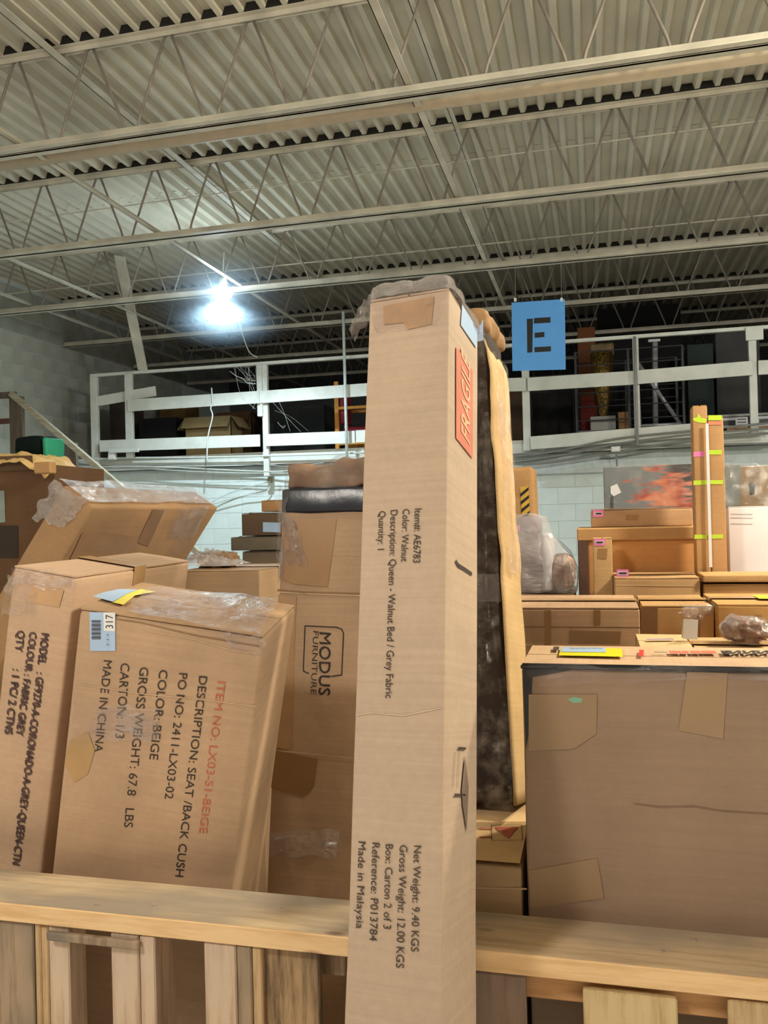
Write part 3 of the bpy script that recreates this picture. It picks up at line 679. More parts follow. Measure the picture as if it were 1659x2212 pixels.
# ------------------------------------------------------------ timber cap and standing pallets
W_NEW = wood((232, 198, 152), (212, 172, 124), 'x'); W_TOP = wood((206, 182, 148), (176, 152, 122), 'x', (156, 144, 128))
tp = thing('timber_rail', 'long pine two-by-six lying level across the front of the upright pallets', 'timber', (0, 1.53, .7715))
MB().box(-1.75, 0, 0, .75, .153, .0375).build('plank', W_NEW, tp, bevel=.002)
MB().box(-1.748, .003, .0374, .748, .150, .0380).build('worn_top_face', W_TOP, tp)
tn = MB()
for x_, y_ in ((-1.02, .03), (-.64, .09), (.1, .06), (.16, .11), (-.9, .05)):
    tn.tube([(x_, y_, .038), (x_, y_, .0405)], .004, 10)
tn.build('nail_head', plain((210, 205, 195), .25, metal=.6), tp)
Wg = wood((168, 146, 122), (128, 106, 84), 'z', (120, 112, 102)); Wl = wood((200, 170, 132), (168, 134, 98), 'z'); Wp = wood((208, 184, 160), (176, 148, 122), 'z', (190, 174, 160), False); Wd = wood((178, 148, 112), (84, 66, 50), 'z', (66, 64, 62))
def pallet(label, boards, cross):
    t = thing('standing_pallet', label, 'pallet', (0, 1.53, 0), 'upright pallets')
    for (x0, x1, y0, y1, m_, z1) in boards:
        X_0 = at(x0, 2100, 1.53+y0).x; X_1 = at(x1, 2100, 1.53+y0).x
        o = MB().box(0, y0, 0, X_1-X_0, y1, z1).build('board', m_, t, bevel=.003); o.location = (X_0, 0, .0)
    for (x0, x1, z0, z1, y0, y1, m_) in cross:
        X_0 = at(x0, 2100, 1.53+y0).x; X_1 = at(x1, 2100, 1.53+y0).x
        MB().box(X_0, y0, z0, X_1, y1, z1).build('cross_board', m_, t, bevel=.003)
    return t
ZT = .7685
pallet('weathered upright pallet with paired pale boards, left of the tall foreground carton',
       [(-160, -60, .02, .04, Wg, ZT), (-30, 73, .012, .03, Wg, ZT-.002), (76, 88, .01, .05, Wl, ZT), (89, 105, .012, .07, Wl, ZT-.004), (106, 150, .008, .07, Wp, ZT),
        (240, 300, .005, .04, Wp, ZT), (302, 335, .003, .09, Wp, ZT), (441, 510, .005, .04, Wp, ZT), (512, 543, .004, .09, Wg, ZT), (545, 566, .006, .06, Wl, ZT),
        (568, 690, .02, .04, Wd, ZT)],
       [(100, 300, ZT-.022, ZT-.004, -.012, .0, Wg), (-160, 750, .10, .19, .1, .12, Wg), (690, 745, .70, ZT-.004, .06, .08, Wg)])
pallet('pale upright pallet with wide knotty boards, right of the tall foreground carton',
       [(1010, 1135, .004, .022, wood((146, 124, 108), (112, 92, 78), 'z', (120, 106, 98)), ZT), (1258, 1462, .004, .022, wood((206, 184, 140), (178, 148, 104), 'z'), ZT-.012), (1571, 1700, .006, .024, wood((196, 170, 130), (166, 136, 98), 'z'), ZT-.004), (1760, 1860, .006, .024, Wg, ZT)],
       [(1030, 1900, ZT-.06, ZT-.006, .045, .085, wood((196, 150, 104), (160, 116, 78), 'x')), (1030, 1900, .1, .19, .045, .085, Wg)])
# ------------------------------------------------------------ background cartons, right
def bg(label, xl, xr, yt, Y, d, col, z0=0, h=None, **kw):
    a = at(xl, yt, Y); b = at(xr, yt, Y); top = (a.z+b.z)/2
    c = Carton(label, (a.x, Y, z0), b.x-a.x, d, top-z0-.006, col, step=.15, **kw); return c
def pink(c, x0, y0, x1, y1, face='front'):
    l = c.poly(face, [(x0, y0), (x1, y0), (x1, y1), (x0, y1)], M_PINK, 'pink_label', .001)
    c.poly(face, [(x0+3, y0+4), (x1-3, y0+4), (x1-3, y1-4), (x0+3, y1-4)], plain((235, 215, 225), .5), 'label_patch', .002, parent=l)
    c.line(face, [(x0+6, (y0+y1)/2), (x1-5, (y0+y1)/2)], .008*c.M.translation.y/4, M_INK, 'label_print', .003).parent = l
R1 = bg('wide light brown carton in the front right row, crossed by a vertical tape', 1085, 1382, 1312, 2.6, .40, (188, 152, 120), seam='x', seed=71)
R1.poly('front', [(1176, 1318), (1190, 1318), (1190, 1396), (1176, 1396)], M_TAPE, 'tape', .0006); R1.poly('front', [(1282, 1318), (1297, 1318), (1297, 1352), (1282, 1352)], M_TAPE, 'tape', .0006)
R1.line('front', [(1115, 1354), (1382, 1356)], .004, card((150, 118, 88), .05), 'crease'); R1.line('front', [(1115, 1392), (1382, 1394)], .006, card((214, 178, 140), .05), 'crease')
R1.poly('front', [(1230, 1362), (1342, 1364), (1338, 1392), (1230, 1390)], plain((164, 130, 96), .4), 'tape', .0006)
R2 = bg('glossy tape-covered carton in the front right row, second from the left', 1386, 1540, 1308, 2.75, .35, (190, 148, 98), seam='x', seed=72)
R2.poly('front', [(1384, 1312), (1420, 1312), (1420, 1396), (1384, 1396)], plain((128, 94, 62), .3), 'tape', .0006); R2.poly('front', [(1512, 1310), (1542, 1310), (1542, 1400), (1512, 1400)], plain((198, 154, 104), .25), 'tape', .0008)
R2.film('front', [(1470, 1304), (1544, 1304), (1540, 1330), (1470, 1330)], FILM, 20, .01, 22, fr=30); R2.film('front', [(1475, 1325), (1512, 1325), (1512, 1360), (1475, 1360)], FILM, 20, .012, 23, fr=30)
R3 = bg('orange-brown carton at the right edge with yellow strip on top', 1549, 1720, 1305, 2.7, .35, (200, 152, 92), seam='x', seed=73)
R3.poly('top', [(1625, 1288), (1700, 1289), (1700, 1297), (1640, 1296)], M_YEL, 'yellow_label', .004); R3.line('front', [(1630, 1330), (1645, 1331)], .004, M_TAPE)
R4 = bg('low flat carton with purple print between the front row and the big carton', 1382, 1500, 1399, 2.25, .25, (220, 186, 140), seam='x', seed=74, tape=False)
R4.line('top', [(1398, 1384), (1454, 1383)], .02, plain((160, 130, 170), .6), 'printed_band', .003)
cc = at(1497, 1398, 2.3); t = thing('folded_card', 'small white folded card standing on the low cartons', 'card', (cc.x, 2.36, R4.M.translation.z + R4.h+.012)); t.rotation_euler = (0, .06, .1)
MB().box(-.018, 0, 0, .018, .002, .052).build('front_leaf', M_WHITE, t); o = MB().box(-.018, 0, 0, .018, .002, .052).build('back_leaf', M_WHITE, t); o.location = (0, .022, 0); o.rotation_euler = (.35, 0, 0)
R6b = bg('low carton under the film bundle at the right edge', 1506, 1760, 1408, 2.25, .25, (206, 168, 120), seam='x', seed=75)
# crumpled film-wrapped bundle
def blob(name, mat, c, s, seed, amp, parent=None, n=28, fr=3):
    V = []; Fc = []
    for i in range(n+1):
        th = PI*i/n
        for k in range(n*2):
            ph = PI*k/n; d = Vector((math.sin(th)*math.cos(ph), math.sin(th)*math.sin(ph), math.cos(th)))
            q = 1 + amp*noise.noise(d*fr + Vector((seed, 0, 0))) + amp*.5*noise.noise(d*fr*3 + Vector((seed, 5, 0)))
            p = Vector((math.copysign(abs(d.x)**.7, d.x)*s[0], math.copysign(abs(d.y)**.7, d.y)*s[1], math.copysign(abs(d.z)**.7, d.z)*s[2]))*q
            V.append(p + Vector(c))
    N = n*2
    Fc = [(i*N+k, (i+1)*N+k, (i+1)*N+(k+1) % N, i*N+(k+1) % N) for i in range(n) for k in range(N)]
    return mk(name, V, Fc, mat, parent, True)
cc = at(1612, 1395, 2.35); t = thing('wrapped_bundle', 'small crumpled film-wrapped bundle lying behind the big carton at right', 'bundle', (cc.x, 2.36, R6b.h+.045))
blob('bundle_core', plain((150, 108, 78), .4, var=.3, scale=25), (0, 0, 0), (.05, .05, .028), 3, .3, t); blob('film_wrap', film('bf', hi=.6, lo=.05, scale=30, milky=.06), (0, 0, .002), (.054, .054, .033), 3, .3, t)
R7 = bg('mid carton with pink label in the second right row', 1327, 1512, 1248, 3.6, .35, (196, 156, 110), seam='x', seed=76); pink(R7, 1332, 1226+4, 1358, 1244+2)
R7.line('front', [(1330, 1264), (1505, 1266)], .005, card((214, 178, 132), .03), 'crease')
R8 = bg('stack of flat cartons at the right edge, lower layer', 1520, 1720, 1262, 3.6, .17, (200, 152, 96), seam='x', seed=77)
a = at(1517, 1262, 3.6); Carton('thin flat carton at the right edge, upper layer of the flat stack', (at(1517, 1250, 3.6).x, 3.58, R8.h+.016), .42, .20, .028, (206, 160, 106), seam='x', seed=78, flaps=False)
R9 = bg('slim upright carton with pink label left of the mid carton', 1280, 1322, 1162, 3.75, .12, (202, 164, 114), seed=79, seam='y', tape=False); pink(R9, 1283, 1153+11, 1307, 1171+8)
R9.poly('front', [(1292, 1185), (1312, 1185), (1310, 1208), (1292, 1206)], M_TAPE, 'tape', .0006)
R10 = bg('wide orange-brown carton with overhanging tray lid in the back right stack', 1256, 1506, 1150, 4.0, .30, (204, 146, 88), seam='x', seed=80, flaps=False)
zt = R10.h; MB().box(-.02, -.015, zt-.03, R10.w+.02, .32, zt+.03).build('tray_lid', card((190, 146, 96), .1), R10.root, bevel=.006)
pink(R10, 1467, 1137, 1493, 1153)
MB().box(-.018, -.012, 0, .03, .31, zt-.02).build('dark_edge_strip', plain((92, 66, 52), .5), R10.root, bevel=.004)  # dark brown strip down the left edge
R11 = bg('long flat carton with pink label resting above the wide orange-brown carton', 1276, 1496, 1098, 4.05, .24, (200, 160, 120), z0=R10.h+.031, seam='x', seed=81); pink(R11, 1281, 1102, 1304, 1117)
R11.poly('front', [(1352, 1112), (1380, 1112), (1378, 1124), (1352, 1124)], M_TAPE, 'tape', .0006)
# abstract wrapped panel
a = at(1303, 1009, 4.9); b = at(1500, 1003, 4.9)
mp_, nt, bs = newmat('painted_panel'); v = coords(nt, (3, 3, 5)); n1 = noise_tex(nt, v, 2.6, 2)
tc = nt.nodes.new('ShaderNodeTexCoord'); sp = nt.nodes.new('ShaderNodeSeparateXYZ'); nt.links.new(tc.outputs['Object'], sp.inputs[0])
gx = ramp(nt, sp.outputs[0], [(.0, lin((112, 120, 122))), (.30, lin((118, 122, 122))), (.38, lin((70, 60, 58))), (.44, lin((34, 30, 32)))])
# splashes of orange-red paint: streaky blotches spreading from a centre
mpv = nt.nodes.new('ShaderNodeMapping'); mpv.inputs['Location'].default_value = (-.34, 0, -1.68); nt.links.new(tc.outputs['Object'], mpv.inputs[0])
ln = nt.nodes.new('ShaderNodeVectorMath'); ln.operation = 'LENGTH'; nt.links.new(mpv.outputs[0], ln.inputs[0])
m2 = nt.nodes.new('ShaderNodeMapping'); m2.inputs['Rotation'].default_value = (0, -.8, 0); m2.inputs['Scale'].default_value = (4, 4, 17); nt.links.new(mpv.outputs[0], m2.inputs[0])
ns = noise_tex(nt, m2.outputs[0], 1.6, 2); ad = nt.nodes.new('ShaderNodeMath'); ad.operation = 'MULTIPLY_ADD'; nt.links.new(ln.outputs['Value'], ad.inputs[0]); ad.inputs[1].default_value = -1.7; nt.links.new(ns, ad.inputs[2])
mk_ = ramp(nt, ad.outputs[0], [(.24, (0, 0, 0)), (.36, (1, 1, 1))])
gx = mix(nt, gx, ramp(nt, n1, [(.4, lin((170, 70, 50))), (.6, lin((206, 128, 92)))]), mk_)
nt.links.new(gx, bs.inputs['Base Color']); bs.inputs['Roughness'].default_value = .3
t = thing('wrapped_painting', 'grey and black film-wrapped painting with an orange-red burst, leaning on the back wall', 'painting', (a.x, 4.9, 0))
pb = MB().box(0, 0, 0.0, b.x-a.x, .04, a.z).build('canvas', mp_, t, bevel=.004)
class PF(Carton):
    def __init__(s, root, M, w, h): s.root = root; s.M = M; s.Mi = M.inverted(); s.w = w; s.d = .04; s.h = h; s.off = .002
pf = PF(t, Matrix.Translation((a.x, 4.9, 0)), b.x-a.x, a.z)
pf.poly('front', [(1319, 1051), (1333, 1045), (1342, 1064), (1326, 1072), (1319, 1066)], M_WHITE, 'paper_tag', .002); pf.poly('front', [(1319, 1072), (1325, 1072), (1325, 1098), (1318, 1098)], M_BLACK, 'strap', .001)
pf.film('front', [(1303, 1005), (1500, 1000), (1500, 1100), (1303, 1100)], FILM_SOFT, 40, .014, 25, fr=8)
# tall strapped pair
Ya = 3.80
TA = bg('tall slim carton, taller left one of the strapped pair with neon tape', 1496, 1527, 875, Ya, .1, (196, 152, 104), seam='y', seed=82, flaps=True, tape=False, r=.003, amp=.001)
TB = bg('tall slim carton, shorter right one of the strapped pair with neon tape', 1529, 1562, 898, Ya, .1, (198, 154, 106), seam='y', seed=83, flaps=True, tape=False, r=.003, amp=.001)
for c, q in ((TA, [(1497, 903), (1505, 902), (1508, 893), (1514, 902), (1526, 905), (1524, 914), (1510, 913), (1498, 909)]), (TA, [(1498, 1038), (1527, 1037), (1527, 1047), (1498, 1048)]), (TA, [(1500, 1155), (1527, 1155), (1527, 1164), (1500, 1164)]),
             (TB, [(1530, 897), (1559, 897), (1559, 908), (1530, 908)]), (TB, [(1530, 972), (1559, 972), (1559, 982), (1530, 982)]), (TB, [(1530, 1037), (1562, 1037), (1562, 1046), (1530, 1046)]), (TB, [(1530, 1155), (1562, 1154), (1562, 1163), (1530, 1164)])):
    c.poly('front', q, M_NEON, 'neon_tape', .0008)
TA.poly('front', [(1498, 976), (1522, 975), (1522, 986), (1498, 987)], M_PINK, 'pink_label', .001)
TB.poly('front', [(1530, 910), (1559, 910), (1559, 918), (1530, 918)], plain((222, 140, 110), .5), 'red_tape', .0006)
a = at(1528, 915, Ya-.012); b = at(1535, 1225, Ya-.012)
tag(MB().box(a.x-.008, Ya-.016, b.z, a.x+.004, Ya-.012, a.z).build('white_strap', M_WHITE), 'white strap running down between the two tall slim cartons', 'strap')
R14 = bg('film-wrapped brown carton behind the white carton at the right edge', 1566, 1720, 1004, 4.9, .3, (140, 116, 88), seed=84, seam='x', flaps=False)
R14.film('front', [(1564, 1002), (1659, 1000), (1659, 1090), (1564, 1095)], FILM, 50, .02, 26, fr=14); R14.poly('front', [(1617, 1045), (1624, 1040), (1632, 1048), (1630, 1068), (1620, 1070)], M_BLACK, 'hand_hole', .001)
R14.poly('front', [(1566, 1004), (1600, 1004), (1598, 1092), (1566, 1094)], plain((110, 116, 112), .5), 'plastic_sheet', .001)
R15 = bg('plain white carton at the right edge', 1572, 1730, 1092, 4.0, .3, (236, 230, 232), seed=85, seam='x', dirt=.02, flaps=True, tape=False)
for yy in (1110, 1118, 1131): R15.line('front', [(1580, yy), (1625, yy+1)], .004, plain((205, 198, 202), .5), 'crease')
R15.body.data.materials[0] = plain((236, 230, 234), .5, var=.02)
# hazard carton
cx = at(1098, 1010, 5.2); t_ = Carton('tan carton with black and yellow hazard stripes against the back wall', Matrix.Translation((cx.x-.02, 5.2, 0)) @ Matrix.Rotation(-.02, 4, 'Y'), at(1166, 1010, 5.2).x-cx.x+.02, .3, cx.z, (184, 140, 92), seed=86, flaps=False, r=.03)
hz = [(1123, 1052), (1141, 1050), (1145, 1112), (1128, 1114)]
hp = t_.poly('front', hz, plain((206, 166, 60), .5), 'hazard_tape', .001)
for i in range(4):
    y0 = 1052+i*17
    t_.poly('front', [(1124+i, y0+14), (1142+i*.8, y0), (1142+i*.8, y0+7), (1124+i, y0+22)], M_BLACK, 'hazard_stripe', .002, parent=hp)
# wrapped armchair on a carton
bs_ = bg('brown carton under the wrapped armchair', 1090, 1240, 1284, 3.85, .45, (150, 122, 96), seed=87)
cx0 = at(1105, 1283, 3.9); cx1 = at(1246, 1283, 3.9); W = cx1.x-cx0.x; zt = bs_.h+.012
t = thing('wrapped_armchair', 'lilac-grey armchair wrapped in white and clear plastic film', 'armchair', (cx0.x, 3.9, zt))
HH = at(1150, 1118, 3.9).z - zt; M_LIL = plain((150, 134, 140), .6, var=.12, scale=9)
def rb(name, x0, y0, z0, x1, y1, z1, r, m_, par, amp=.006, seed=1, step=.03, rot=0):
    v, f = rboxmesh(x1-x0, y1-y0, z1-z0, r, amp, seed, fr=8, step=step); o = mk(name, [a + Vector((x0, y0, z0)) for a in v], f, m_, par, True); return o
rb('backrest', 0, .1, 0, .13, .36, HH, .03, M_LIL, t, .01, 2); rb('seat', .02, .0, 0, .26, .34, .12, .03, M_LIL, t, .006, 3)
rb('armrest', .20, -.02, 0, W-.01, .3, .16, .05, plain((176, 140, 124), .5, var=.2), t, .015, 4)
V = []; Fc = []; prof = [(0, 0), (W, 0), (W+.005, .08), (W-.03, .17), (.21, .22), (.175, HH*.75), (.15, HH), (.08, HH+.02), (.0, HH+.01)]
for j in range(9):
    for i, (x_, z_) in enumerate(prof):
        q = noise.noise(Vector((x_*9, j*.6, z_*9)))*.012; V.append((x_+q, -.03+.42*j/8 + q, z_ + q*.5))
n_ = len(prof); Fc = [(j*n_+i, j*n_+i+1, (j+1)*n_+i+1, (j+1)*n_+i) for j in range(8) for i in range(n_-1)] + [tuple(range(n_))[::-1]]
mk('plastic_cover', V, Fc, film('cover_film', hi=.45, lo=.06, milky=.22, scale=12, rough=.25), t, True)
rb('white_padding', .14, -.035, .0, .19, .06, HH*.8, .02, plain((215, 212, 216), .5), t, .012, 6)
c_ = PF(t, Matrix.Translation((cx0.x, 3.87, zt)), W, HH); c_.poly('front', [(1106, 1135), (1122, 1135), (1122, 1147), (1106, 1147)], M_PINK, 'pink_label', .004)

# ------------------------------------------------------------ background left and middle
S1 = bg('brown-grey carton at the bottom of the stack by the block wall', 523, 640, 1190, 5.5, .35, (118, 102, 86), seed=90)
S2 = bg('wide grey-brown carton, second from the bottom of the stack by the wall', 498, 650, 1159, 5.48, .36, (116, 106, 92), z0=S1.h+.012, seed=91)
S3 = bg('dark brown carton with white label, third up in the stack by the wall', 521, 650, 1107, 5.5, .35, (112, 90, 72), z0=S2.M.translation.z+S2.h+.012, seed=92)
S3.poly('front', [(568, 1128), (606, 1129), (606, 1150), (568, 1149)], M_LBL, 'shipping_label', .001)
S4 = bg('small tan carton on top of the stack by the wall', 564, 640, 1080, 5.52, .3, (196, 152, 104), z0=S3.M.translation.z+S3.h+.012, seed=93)
# film and torn card heap
S5 = bg('low carton under the loose film heap behind the cushion carton', 380, 560, 1232, 3.3, .5, (170, 140, 108), seed=94)
cc = at(455, 1222, 3.5)
t = thing('loose_film_heap', 'heap of loose clear film and torn brown card behind the cushion carton', 'plastic film', (cc.x, 3.5, S5.h+.02))
V = []; n_ = 44
for j in range(n_+1):
    for i in range(n_+1):
        a_, b_ = i/n_*2-1, j/n_*2-1; e = max(0, 1-a_*a_)*max(0, 1-b_*b_)
        V.append((a_*.15, b_*.13, e*(.045+.05*abs(noise.noise(Vector((a_*4, b_*4, 2))))+.02*noise.noise(Vector((a_*11, b_*11, 3))))))
mk('film_sheet', V, [(j*(n_+1)+i, j*(n_+1)+i+1, (j+1)*(n_+1)+i+1, (j+1)*(n_+1)+i) for j in range(n_) for i in range(n_)], film('heap', hi=.5, lo=.1, scale=16, milky=.3), t, True)
blob('torn_card', card((150, 118, 84), .3), (.03, .02, .02), (.09, .06, .035), 9, .4, t, 14)

# left brown carton with torn paper, cushion
L1 = bg('large dark brown carton at the left edge under torn yellow paper', -160, 118, 1008, 4.2, .5, (112, 82, 58), seed=95, flaps=False)
L1.poly('front', [(-160, 990), (72, 984), (74, 1016), (-160, 1024)], card((106, 80, 60), .1), 'outer_flap', .008)
L1.poly('front', [(-10, 1060), (10, 1060), (12, 1128), (-10, 1130)], plain((150, 160, 156), .6), 'pale_label', .002)
L1.poly('front', [(-60, 1135), (40, 1135), (40, 1205), (-60, 1205)], plain((60, 46, 36), .6), 'dark_patch', .002)  # flat darker patch on the carton front
V = []
pl = [(-40, 985), (5, 975), (18, 968), (90, 968), (96, 980), (118, 990), (136, 1022), (108, 1025), (80, 1000), (0, 990)]
gr = 22
t = thing('torn_packing_paper', 'crumpled torn yellow-tan packing paper draped on the large dark carton at left', 'paper', (at(60, 1000, 4.25).x, 4.25, L1.h+.01))
for j in range(gr+1):
    for i in range(gr+1):
        a_, b_ = i/gr, j/gr; x_ = -.32+.50*a_; y_ = -.10+.4*b_
        z_ = .055*min(1, b_*4) + .02*noise.noise(Vector((a_*6, b_*5, 1))) + .014*noise.noise(Vector((a_*14, b_*12, 5))) - (.10*max(0, a_-.70)/.3)
        V.append((x_, y_, z_+.01))
mk('paper_sheet', V, [(j*(gr+1)+i, j*(gr+1)+i+1, (j+1)*(gr+1)+i+1, (j+1)*(gr+1)+i) for j in range(gr) for i in range(gr)], plain((222, 188, 128), .7, var=.06), t, True)
a = at(100, 1002, 4.12); o = MB().box(-.06, -.03, -.055, .045, .03, .01).build('torn_corner', card((196, 152, 104), .1), t, bevel=.006); o.location = a - t.matrix_world.translation
cc = at(75, 968, 4.45); t = thing('dark_cushion', 'black cushion with a green side lying on the torn paper at left', 'cushion', (cc.x, 4.45, L1.h+.13))
rb('cushion_body', -.12, -.05, -.05, .09, .15, .07, .035, plain((14, 26, 26), .7, spec=.1), t, .008, 2); rb('green_side', .08, -.06, -.07, .125, .12, .06, .02, plain((40, 150, 120), .6), t, .01, 3)

# stair rail by the left wall
WS = wood((104, 92, 80), (80, 70, 60), 'z', None, False)
st = thing('stair_railing', 'dark timber stair handrail with two posts descending right by the left block wall', 'railing', (0, 8.5, 0))
def sl(x, y): p_ = at(x, y, 8.5); return Vector((p_.x, 0, p_.z))
MB().beam(sl(24, 850), sl(430, 1196), .06, .06).build('handrail', wood((168, 160, 140), (140, 130, 112), 'x', None, False), st)
a = sl(27, 860); MB().box(a.x-.07, .03, 0, a.x+.07, .12, a.z+.03).build('post', WS, st); a = sl(152, 950); MB().box(a.x-.032, .03, 0, a.x+.032, .10, a.z-.03).build('post', WS, st)
a = sl(-60, 852); b = sl(27, 852); MB().box(a.x-.6, .03, b.z-.03, b.x, .08, b.z+.04).build('landing_rail', WS, st)
a = sl(-60, 906); b = sl(20, 906); MB().box(a.x-.6, .04, b.z-.04, b.x, .08, b.z+.02).build('landing_rail', plain((92, 56, 44), .6), st)

# ------------------------------------------------------------ blue sign
sg = thing('aisle_sign', 'bright blue hanging sign with a black stencilled letter E', 'sign', at(1163, 725, 8.45))
class SG(Carton):
    def __init__(s, root, Y): s.root = root; s.M = root.matrix_world.copy(); s.M = Matrix.Translation(root.location); s.Mi = s.M.inverted(); s.w = s.d = s.h = 0; s.off = .0
s_ = SG(sg, 8.45)
pl = [s_.pick('front', *p_) for p_ in ((1105, 654), (1220, 646), (1222, 798), (1107, 801))]
V = [Vector((a_, 0, b_)) for a_, b_ in pl] + [Vector((a_, .012, b_)) for a_, b_ in pl]
mk('board', V, [(3, 2, 1, 0), (4, 5, 6, 7), (0, 1, 5, 4), (1, 2, 6, 5), (2, 3, 7, 6), (3, 0, 4, 7)], M_BLUE, sg)
for q in ([(1138, 689), (1151, 688), (1150, 761), (1139, 762)], [(1154, 687), (1189, 685), (1189, 697), (1153, 699)], [(1155, 719), (1176, 717), (1176, 728), (1155, 730)], [(1154, 750), (1190, 748), (1190, 759), (1155, 761)]):
    s_.poly('front', q, M_BLACK, 'letter_stroke', .001)
for px in (1113, 1213):
    p_ = at(px, 648, 8.45) - sg.location; MB().tube([(p_.x, .006, p_.z-.01), (p_.x, .10, 4.1-sg.location.z)], .003, 6).build('hanging_wire', M_CABG, sg)
    MB().box(p_.x-.012, -.006, p_.z-.015, p_.x+.012, .018, p_.z+.02).build('clip', M_WHITE, sg)

# ------------------------------------------------------------ mezzanine contents
MZ = 2.445
def open_box(lb, px0, px1, Y, h, col, spread=.12):
    a = at(px0, 950, Y); b = at(px1, 950, Y); W = b.x-a.x; t = thing('open_carton', lb, 'box', (a.x, Y, MZ)); m_ = card(col, .15)
    b_ = MB(); b_.box(0, 0, 0, W, .01, h); b_.box(0, .39, 0, W, .4, h); b_.box(0, 0, 0, .01, .4, h); b_.box(W-.01, 0, 0, W, .4, h); b_.box(0, 0, 0, W, .4, .01); b_.build('carton_body', m_, t)
    for q in (((0, 0), (W, 0), (0, -1)), ((0, .4), (W, .4), (0, 1)), ((0, 0), (0, .4), (-1, 0)), ((W, 0), (W, .4), (1, 0))):
        (x0, y0), (x1, y1), d = q; o_ = [Vector((x0, y0, h)), Vector((x1, y1, h)), Vector((x1+d[0]*spread, y1+d[1]*spread, h-.16)), Vector((x0+d[0]*spread, y0+d[1]*spread, h-.16))]
        o = mk('flap', o_, [(0, 1, 2, 3)], m_, t); sm = o.modifiers.new('s', 'SOLIDIFY'); sm.thickness = .006
    return t
open_box('open tan carton with drooping flaps on the mezzanine behind the left railing', 400, 500, 10.9, .62, (200, 176, 130))
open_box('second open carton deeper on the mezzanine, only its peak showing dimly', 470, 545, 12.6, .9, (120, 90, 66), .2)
def mbx(lb, x0, x1, y, Y, d, col, z0=None, cat='box'):
    a = at(x0, y, Y); b = at(x1, y, Y); z = MZ if z0 is None else z0
    return Carton(lb, (a.x, Y, z), b.x-a.x, d, max(.05, a.z-z), col, seed=random.random()*90, cat=cat, step=.2, flaps=False)
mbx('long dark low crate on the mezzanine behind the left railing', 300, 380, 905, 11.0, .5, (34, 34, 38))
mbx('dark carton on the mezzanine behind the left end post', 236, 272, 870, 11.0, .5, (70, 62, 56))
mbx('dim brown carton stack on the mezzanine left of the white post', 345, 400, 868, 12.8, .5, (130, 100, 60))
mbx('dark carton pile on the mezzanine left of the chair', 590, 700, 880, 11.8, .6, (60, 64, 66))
# wooden chair with red seat
cx = at(729, 935, 10.5); t = thing('wooden_armchair', 'light wood chair with red upholstered seat and back on the mezzanine', 'chair', (cx.x, 10.5, MZ)); WC = wood((226, 160, 78), (200, 130, 60), 'z', None, False); M_UP = plain((150, 44, 62), .6, var=.1)
for y_ in (0, .42):
    MB().box(-.03, y_-.02, 0, .025, y_+.02, .93).build('rear_leg', WC, t, bevel=.006); MB().box(.44, y_-.02, 0, .49, y_+.02, .60).build('front_leg', WC, t, bevel=.006)
    MB().box(-.02, y_-.025, .56, .50, y_+.025, .60).build('armrest', WC, t, bevel=.008); MB().box(.025, y_-.018, .10, .44, y_+.018, .16).build('side_rail', WC, t, bevel=.004)
rb('seat_cushion', .04, .02, .18, .47, .40, .34, .05, M_UP, t, .004, 3); rb('back_cushion', .02, .03, .38, .09, .39, .88, .025, M_UP, t, .003, 4)
# cage, gold column etc.
M_CAGE = plain((90, 92, 100), .4, metal=.5)
a = at(1246, 905, 10.7); b = at(1478, 905, 10.7); W = b.x-a.x
def mezz_pallet(lb, x0, x1, Y):
    a = at(x0, 905, Y); b = at(x1, 905, Y); W = b.x-a.x; t = thing('pallet', lb, 'pallet', (a.x, Y, MZ)); wd = wood((190, 150, 104), (150, 112, 76), 'x', None, False)
    for k in range(3): MB().box(k*(W-.09)/2, 0, 0, k*(W-.09)/2+.09, .9, .09).build('stringer', wd, t)
    for k in range(6): MB().box(0, k*.16, .09, W, k*.16+.1, .11).build('board', wd, t)
mezz_pallet('wood pallet under the left half of the wire cage on the mezzanine', 1246, 1366, 10.7); mezz_pallet('wood pallet under the right half of the wire cage on the mezzanine', 1372, 1482, 10.7); mezz_pallet('wood pallet under the white appliances at the far right of the mezzanine', 1570, 1730, 10.7)
t = thing('wire_cage', 'grey wire cage rack standing on pallets on the right of the mezzanine', 'rack', (a.x, 10.7, MZ+.11))
MB().box(0, 0, 0, W, .8, .05).build('base', M_CAGE, t); H_ = 1.02
for x_ in (0, W/2, W):
    for y_ in (0, .8): MB().tube([(x_, y_, 0), (x_, y_, H_)], .018, 6).build('upright', M_CAGE, t)
for k in range(1, 7):
    z_ = k*H_/6; MB().tube([(0, 0, z_), (W, 0, z_)], .008, 5).build('wire', M_CAGE, t); MB().tube([(0, .8, z_), (W, .8, z_)], .008, 5).build('wire', M_CAGE, t)
a = at(1303, 890, 11.0); t = thing('gold_sequin_column', 'gold glittering column standing inside the wire cage', 'decoration', (a.x, 11.0, MZ+.16))
lathe([(.001, 0), (.08, 0), (.06, .2), (.10, .45), (.13, .7), (.14, 1.0), (.001, 1.0)], 20).build('column_body', plain((150, 118, 60), .3, metal=.6, var=.6, scale=55, bmp=.8), t, True)
MB().box(-.15, -.02, .95, .15, .1, 1.12).build('top_fold', plain((120, 96, 60), .5, var=.3), t, bevel=.02)
a = at(1262, 900, 10.95); mbx('dark red box inside the wire cage left of the gold column', 1254, 1284, 858, 10.95, .2, (110, 34, 26), z0=MZ+.16)
mbx('small tan box lying in the wire cage', 1335, 1362, 890, 10.85, .15, (170, 130, 90), z0=MZ+.16)
mbx('flat white panel lying at the front of the wire cage', 1275, 1330, 900, 10.75, .15, (190, 190, 190), z0=MZ+.16)
M_CH = plain((190, 190, 196), .3, metal=.3)
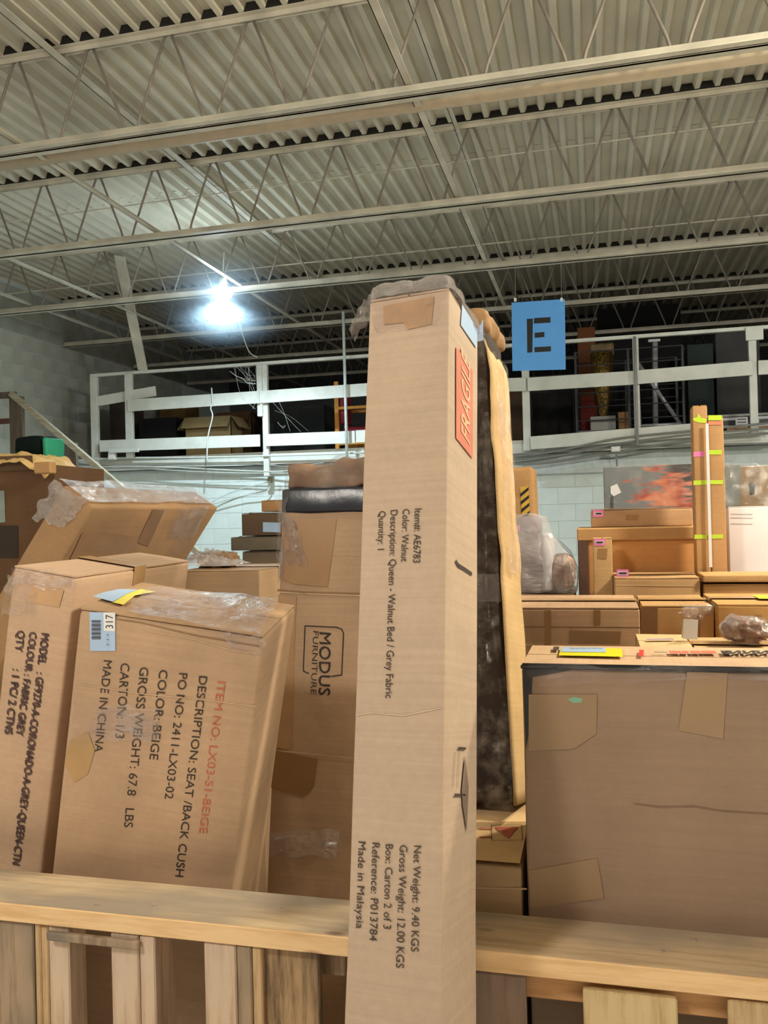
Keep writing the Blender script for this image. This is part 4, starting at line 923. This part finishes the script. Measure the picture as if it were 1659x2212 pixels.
a = at(1415, 885, 10.95); t = thing('folding_stand', 'silver folding stand with a vertical pole and slanted legs in the cage', 'stand', (a.x, 10.95, MZ+.16))
MB().tube([(0, 0, .0), (.02, 0, 1.08)], .034, 10).build('pole', M_CH, t, True); MB().tube([(-.20, 0, .85), (.30, -.05, .02)], .026, 8).build('slanted_leg', M_CH, t, True)
MB().tube([(-.22, .1, 1.0), (-.18, .1, .05)], .028, 8).build('side_pole', M_CH, t, True); MB().tube([(-.25, -.1, .04), (.3, -.1, .04)], .02, 8).build('foot_bar', M_CH, t, True); MB().box(-.06, -.03, 1.08, .08, .03, 1.11).build('top_plate', M_CH, t)
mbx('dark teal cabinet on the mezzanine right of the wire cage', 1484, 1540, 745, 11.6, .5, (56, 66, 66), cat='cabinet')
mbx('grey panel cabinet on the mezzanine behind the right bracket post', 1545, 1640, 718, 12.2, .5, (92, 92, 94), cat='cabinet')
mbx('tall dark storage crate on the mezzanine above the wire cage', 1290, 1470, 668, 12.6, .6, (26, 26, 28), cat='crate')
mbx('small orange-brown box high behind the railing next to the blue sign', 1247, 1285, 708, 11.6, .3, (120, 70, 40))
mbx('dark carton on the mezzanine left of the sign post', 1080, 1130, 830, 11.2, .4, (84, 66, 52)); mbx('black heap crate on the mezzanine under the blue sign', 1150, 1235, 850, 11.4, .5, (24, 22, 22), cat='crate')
a = at(1524, 898, 10.85); b = at(1612, 898, 10.85)
for k, (x0, x1, lb) in enumerate(((1524, 1616, 'white slatted appliance left of the far right post on the mezzanine'), (1634, 1740, 'white slatted appliance right of the far right post on the mezzanine'))):
    a = at(x0, 898, 10.75); b = at(x1, 898, 10.75); t = thing('white_appliance', lb, 'appliance', (a.x, 10.75, MZ+.115)); W = b.x-a.x
    MB().box(0, 0, 0, W, .5, .13).build('body', M_WHITE, t, bevel=.01); MB().box(.03, -.006, .03, W*.7, 0, .09).build('dark_panel', plain((40, 42, 46), .4), t)
    for q in range(3): MB().box(W*.75, -.006, .02+q*.035, W*.95, 0, .035+q*.035).build('vent_slot', plain((120, 122, 124), .5), t)
    MB().box(-.04, -.03, .13, W+.02, .52, .16).build('lid', plain((170, 172, 170), .4), t, bevel=.006)
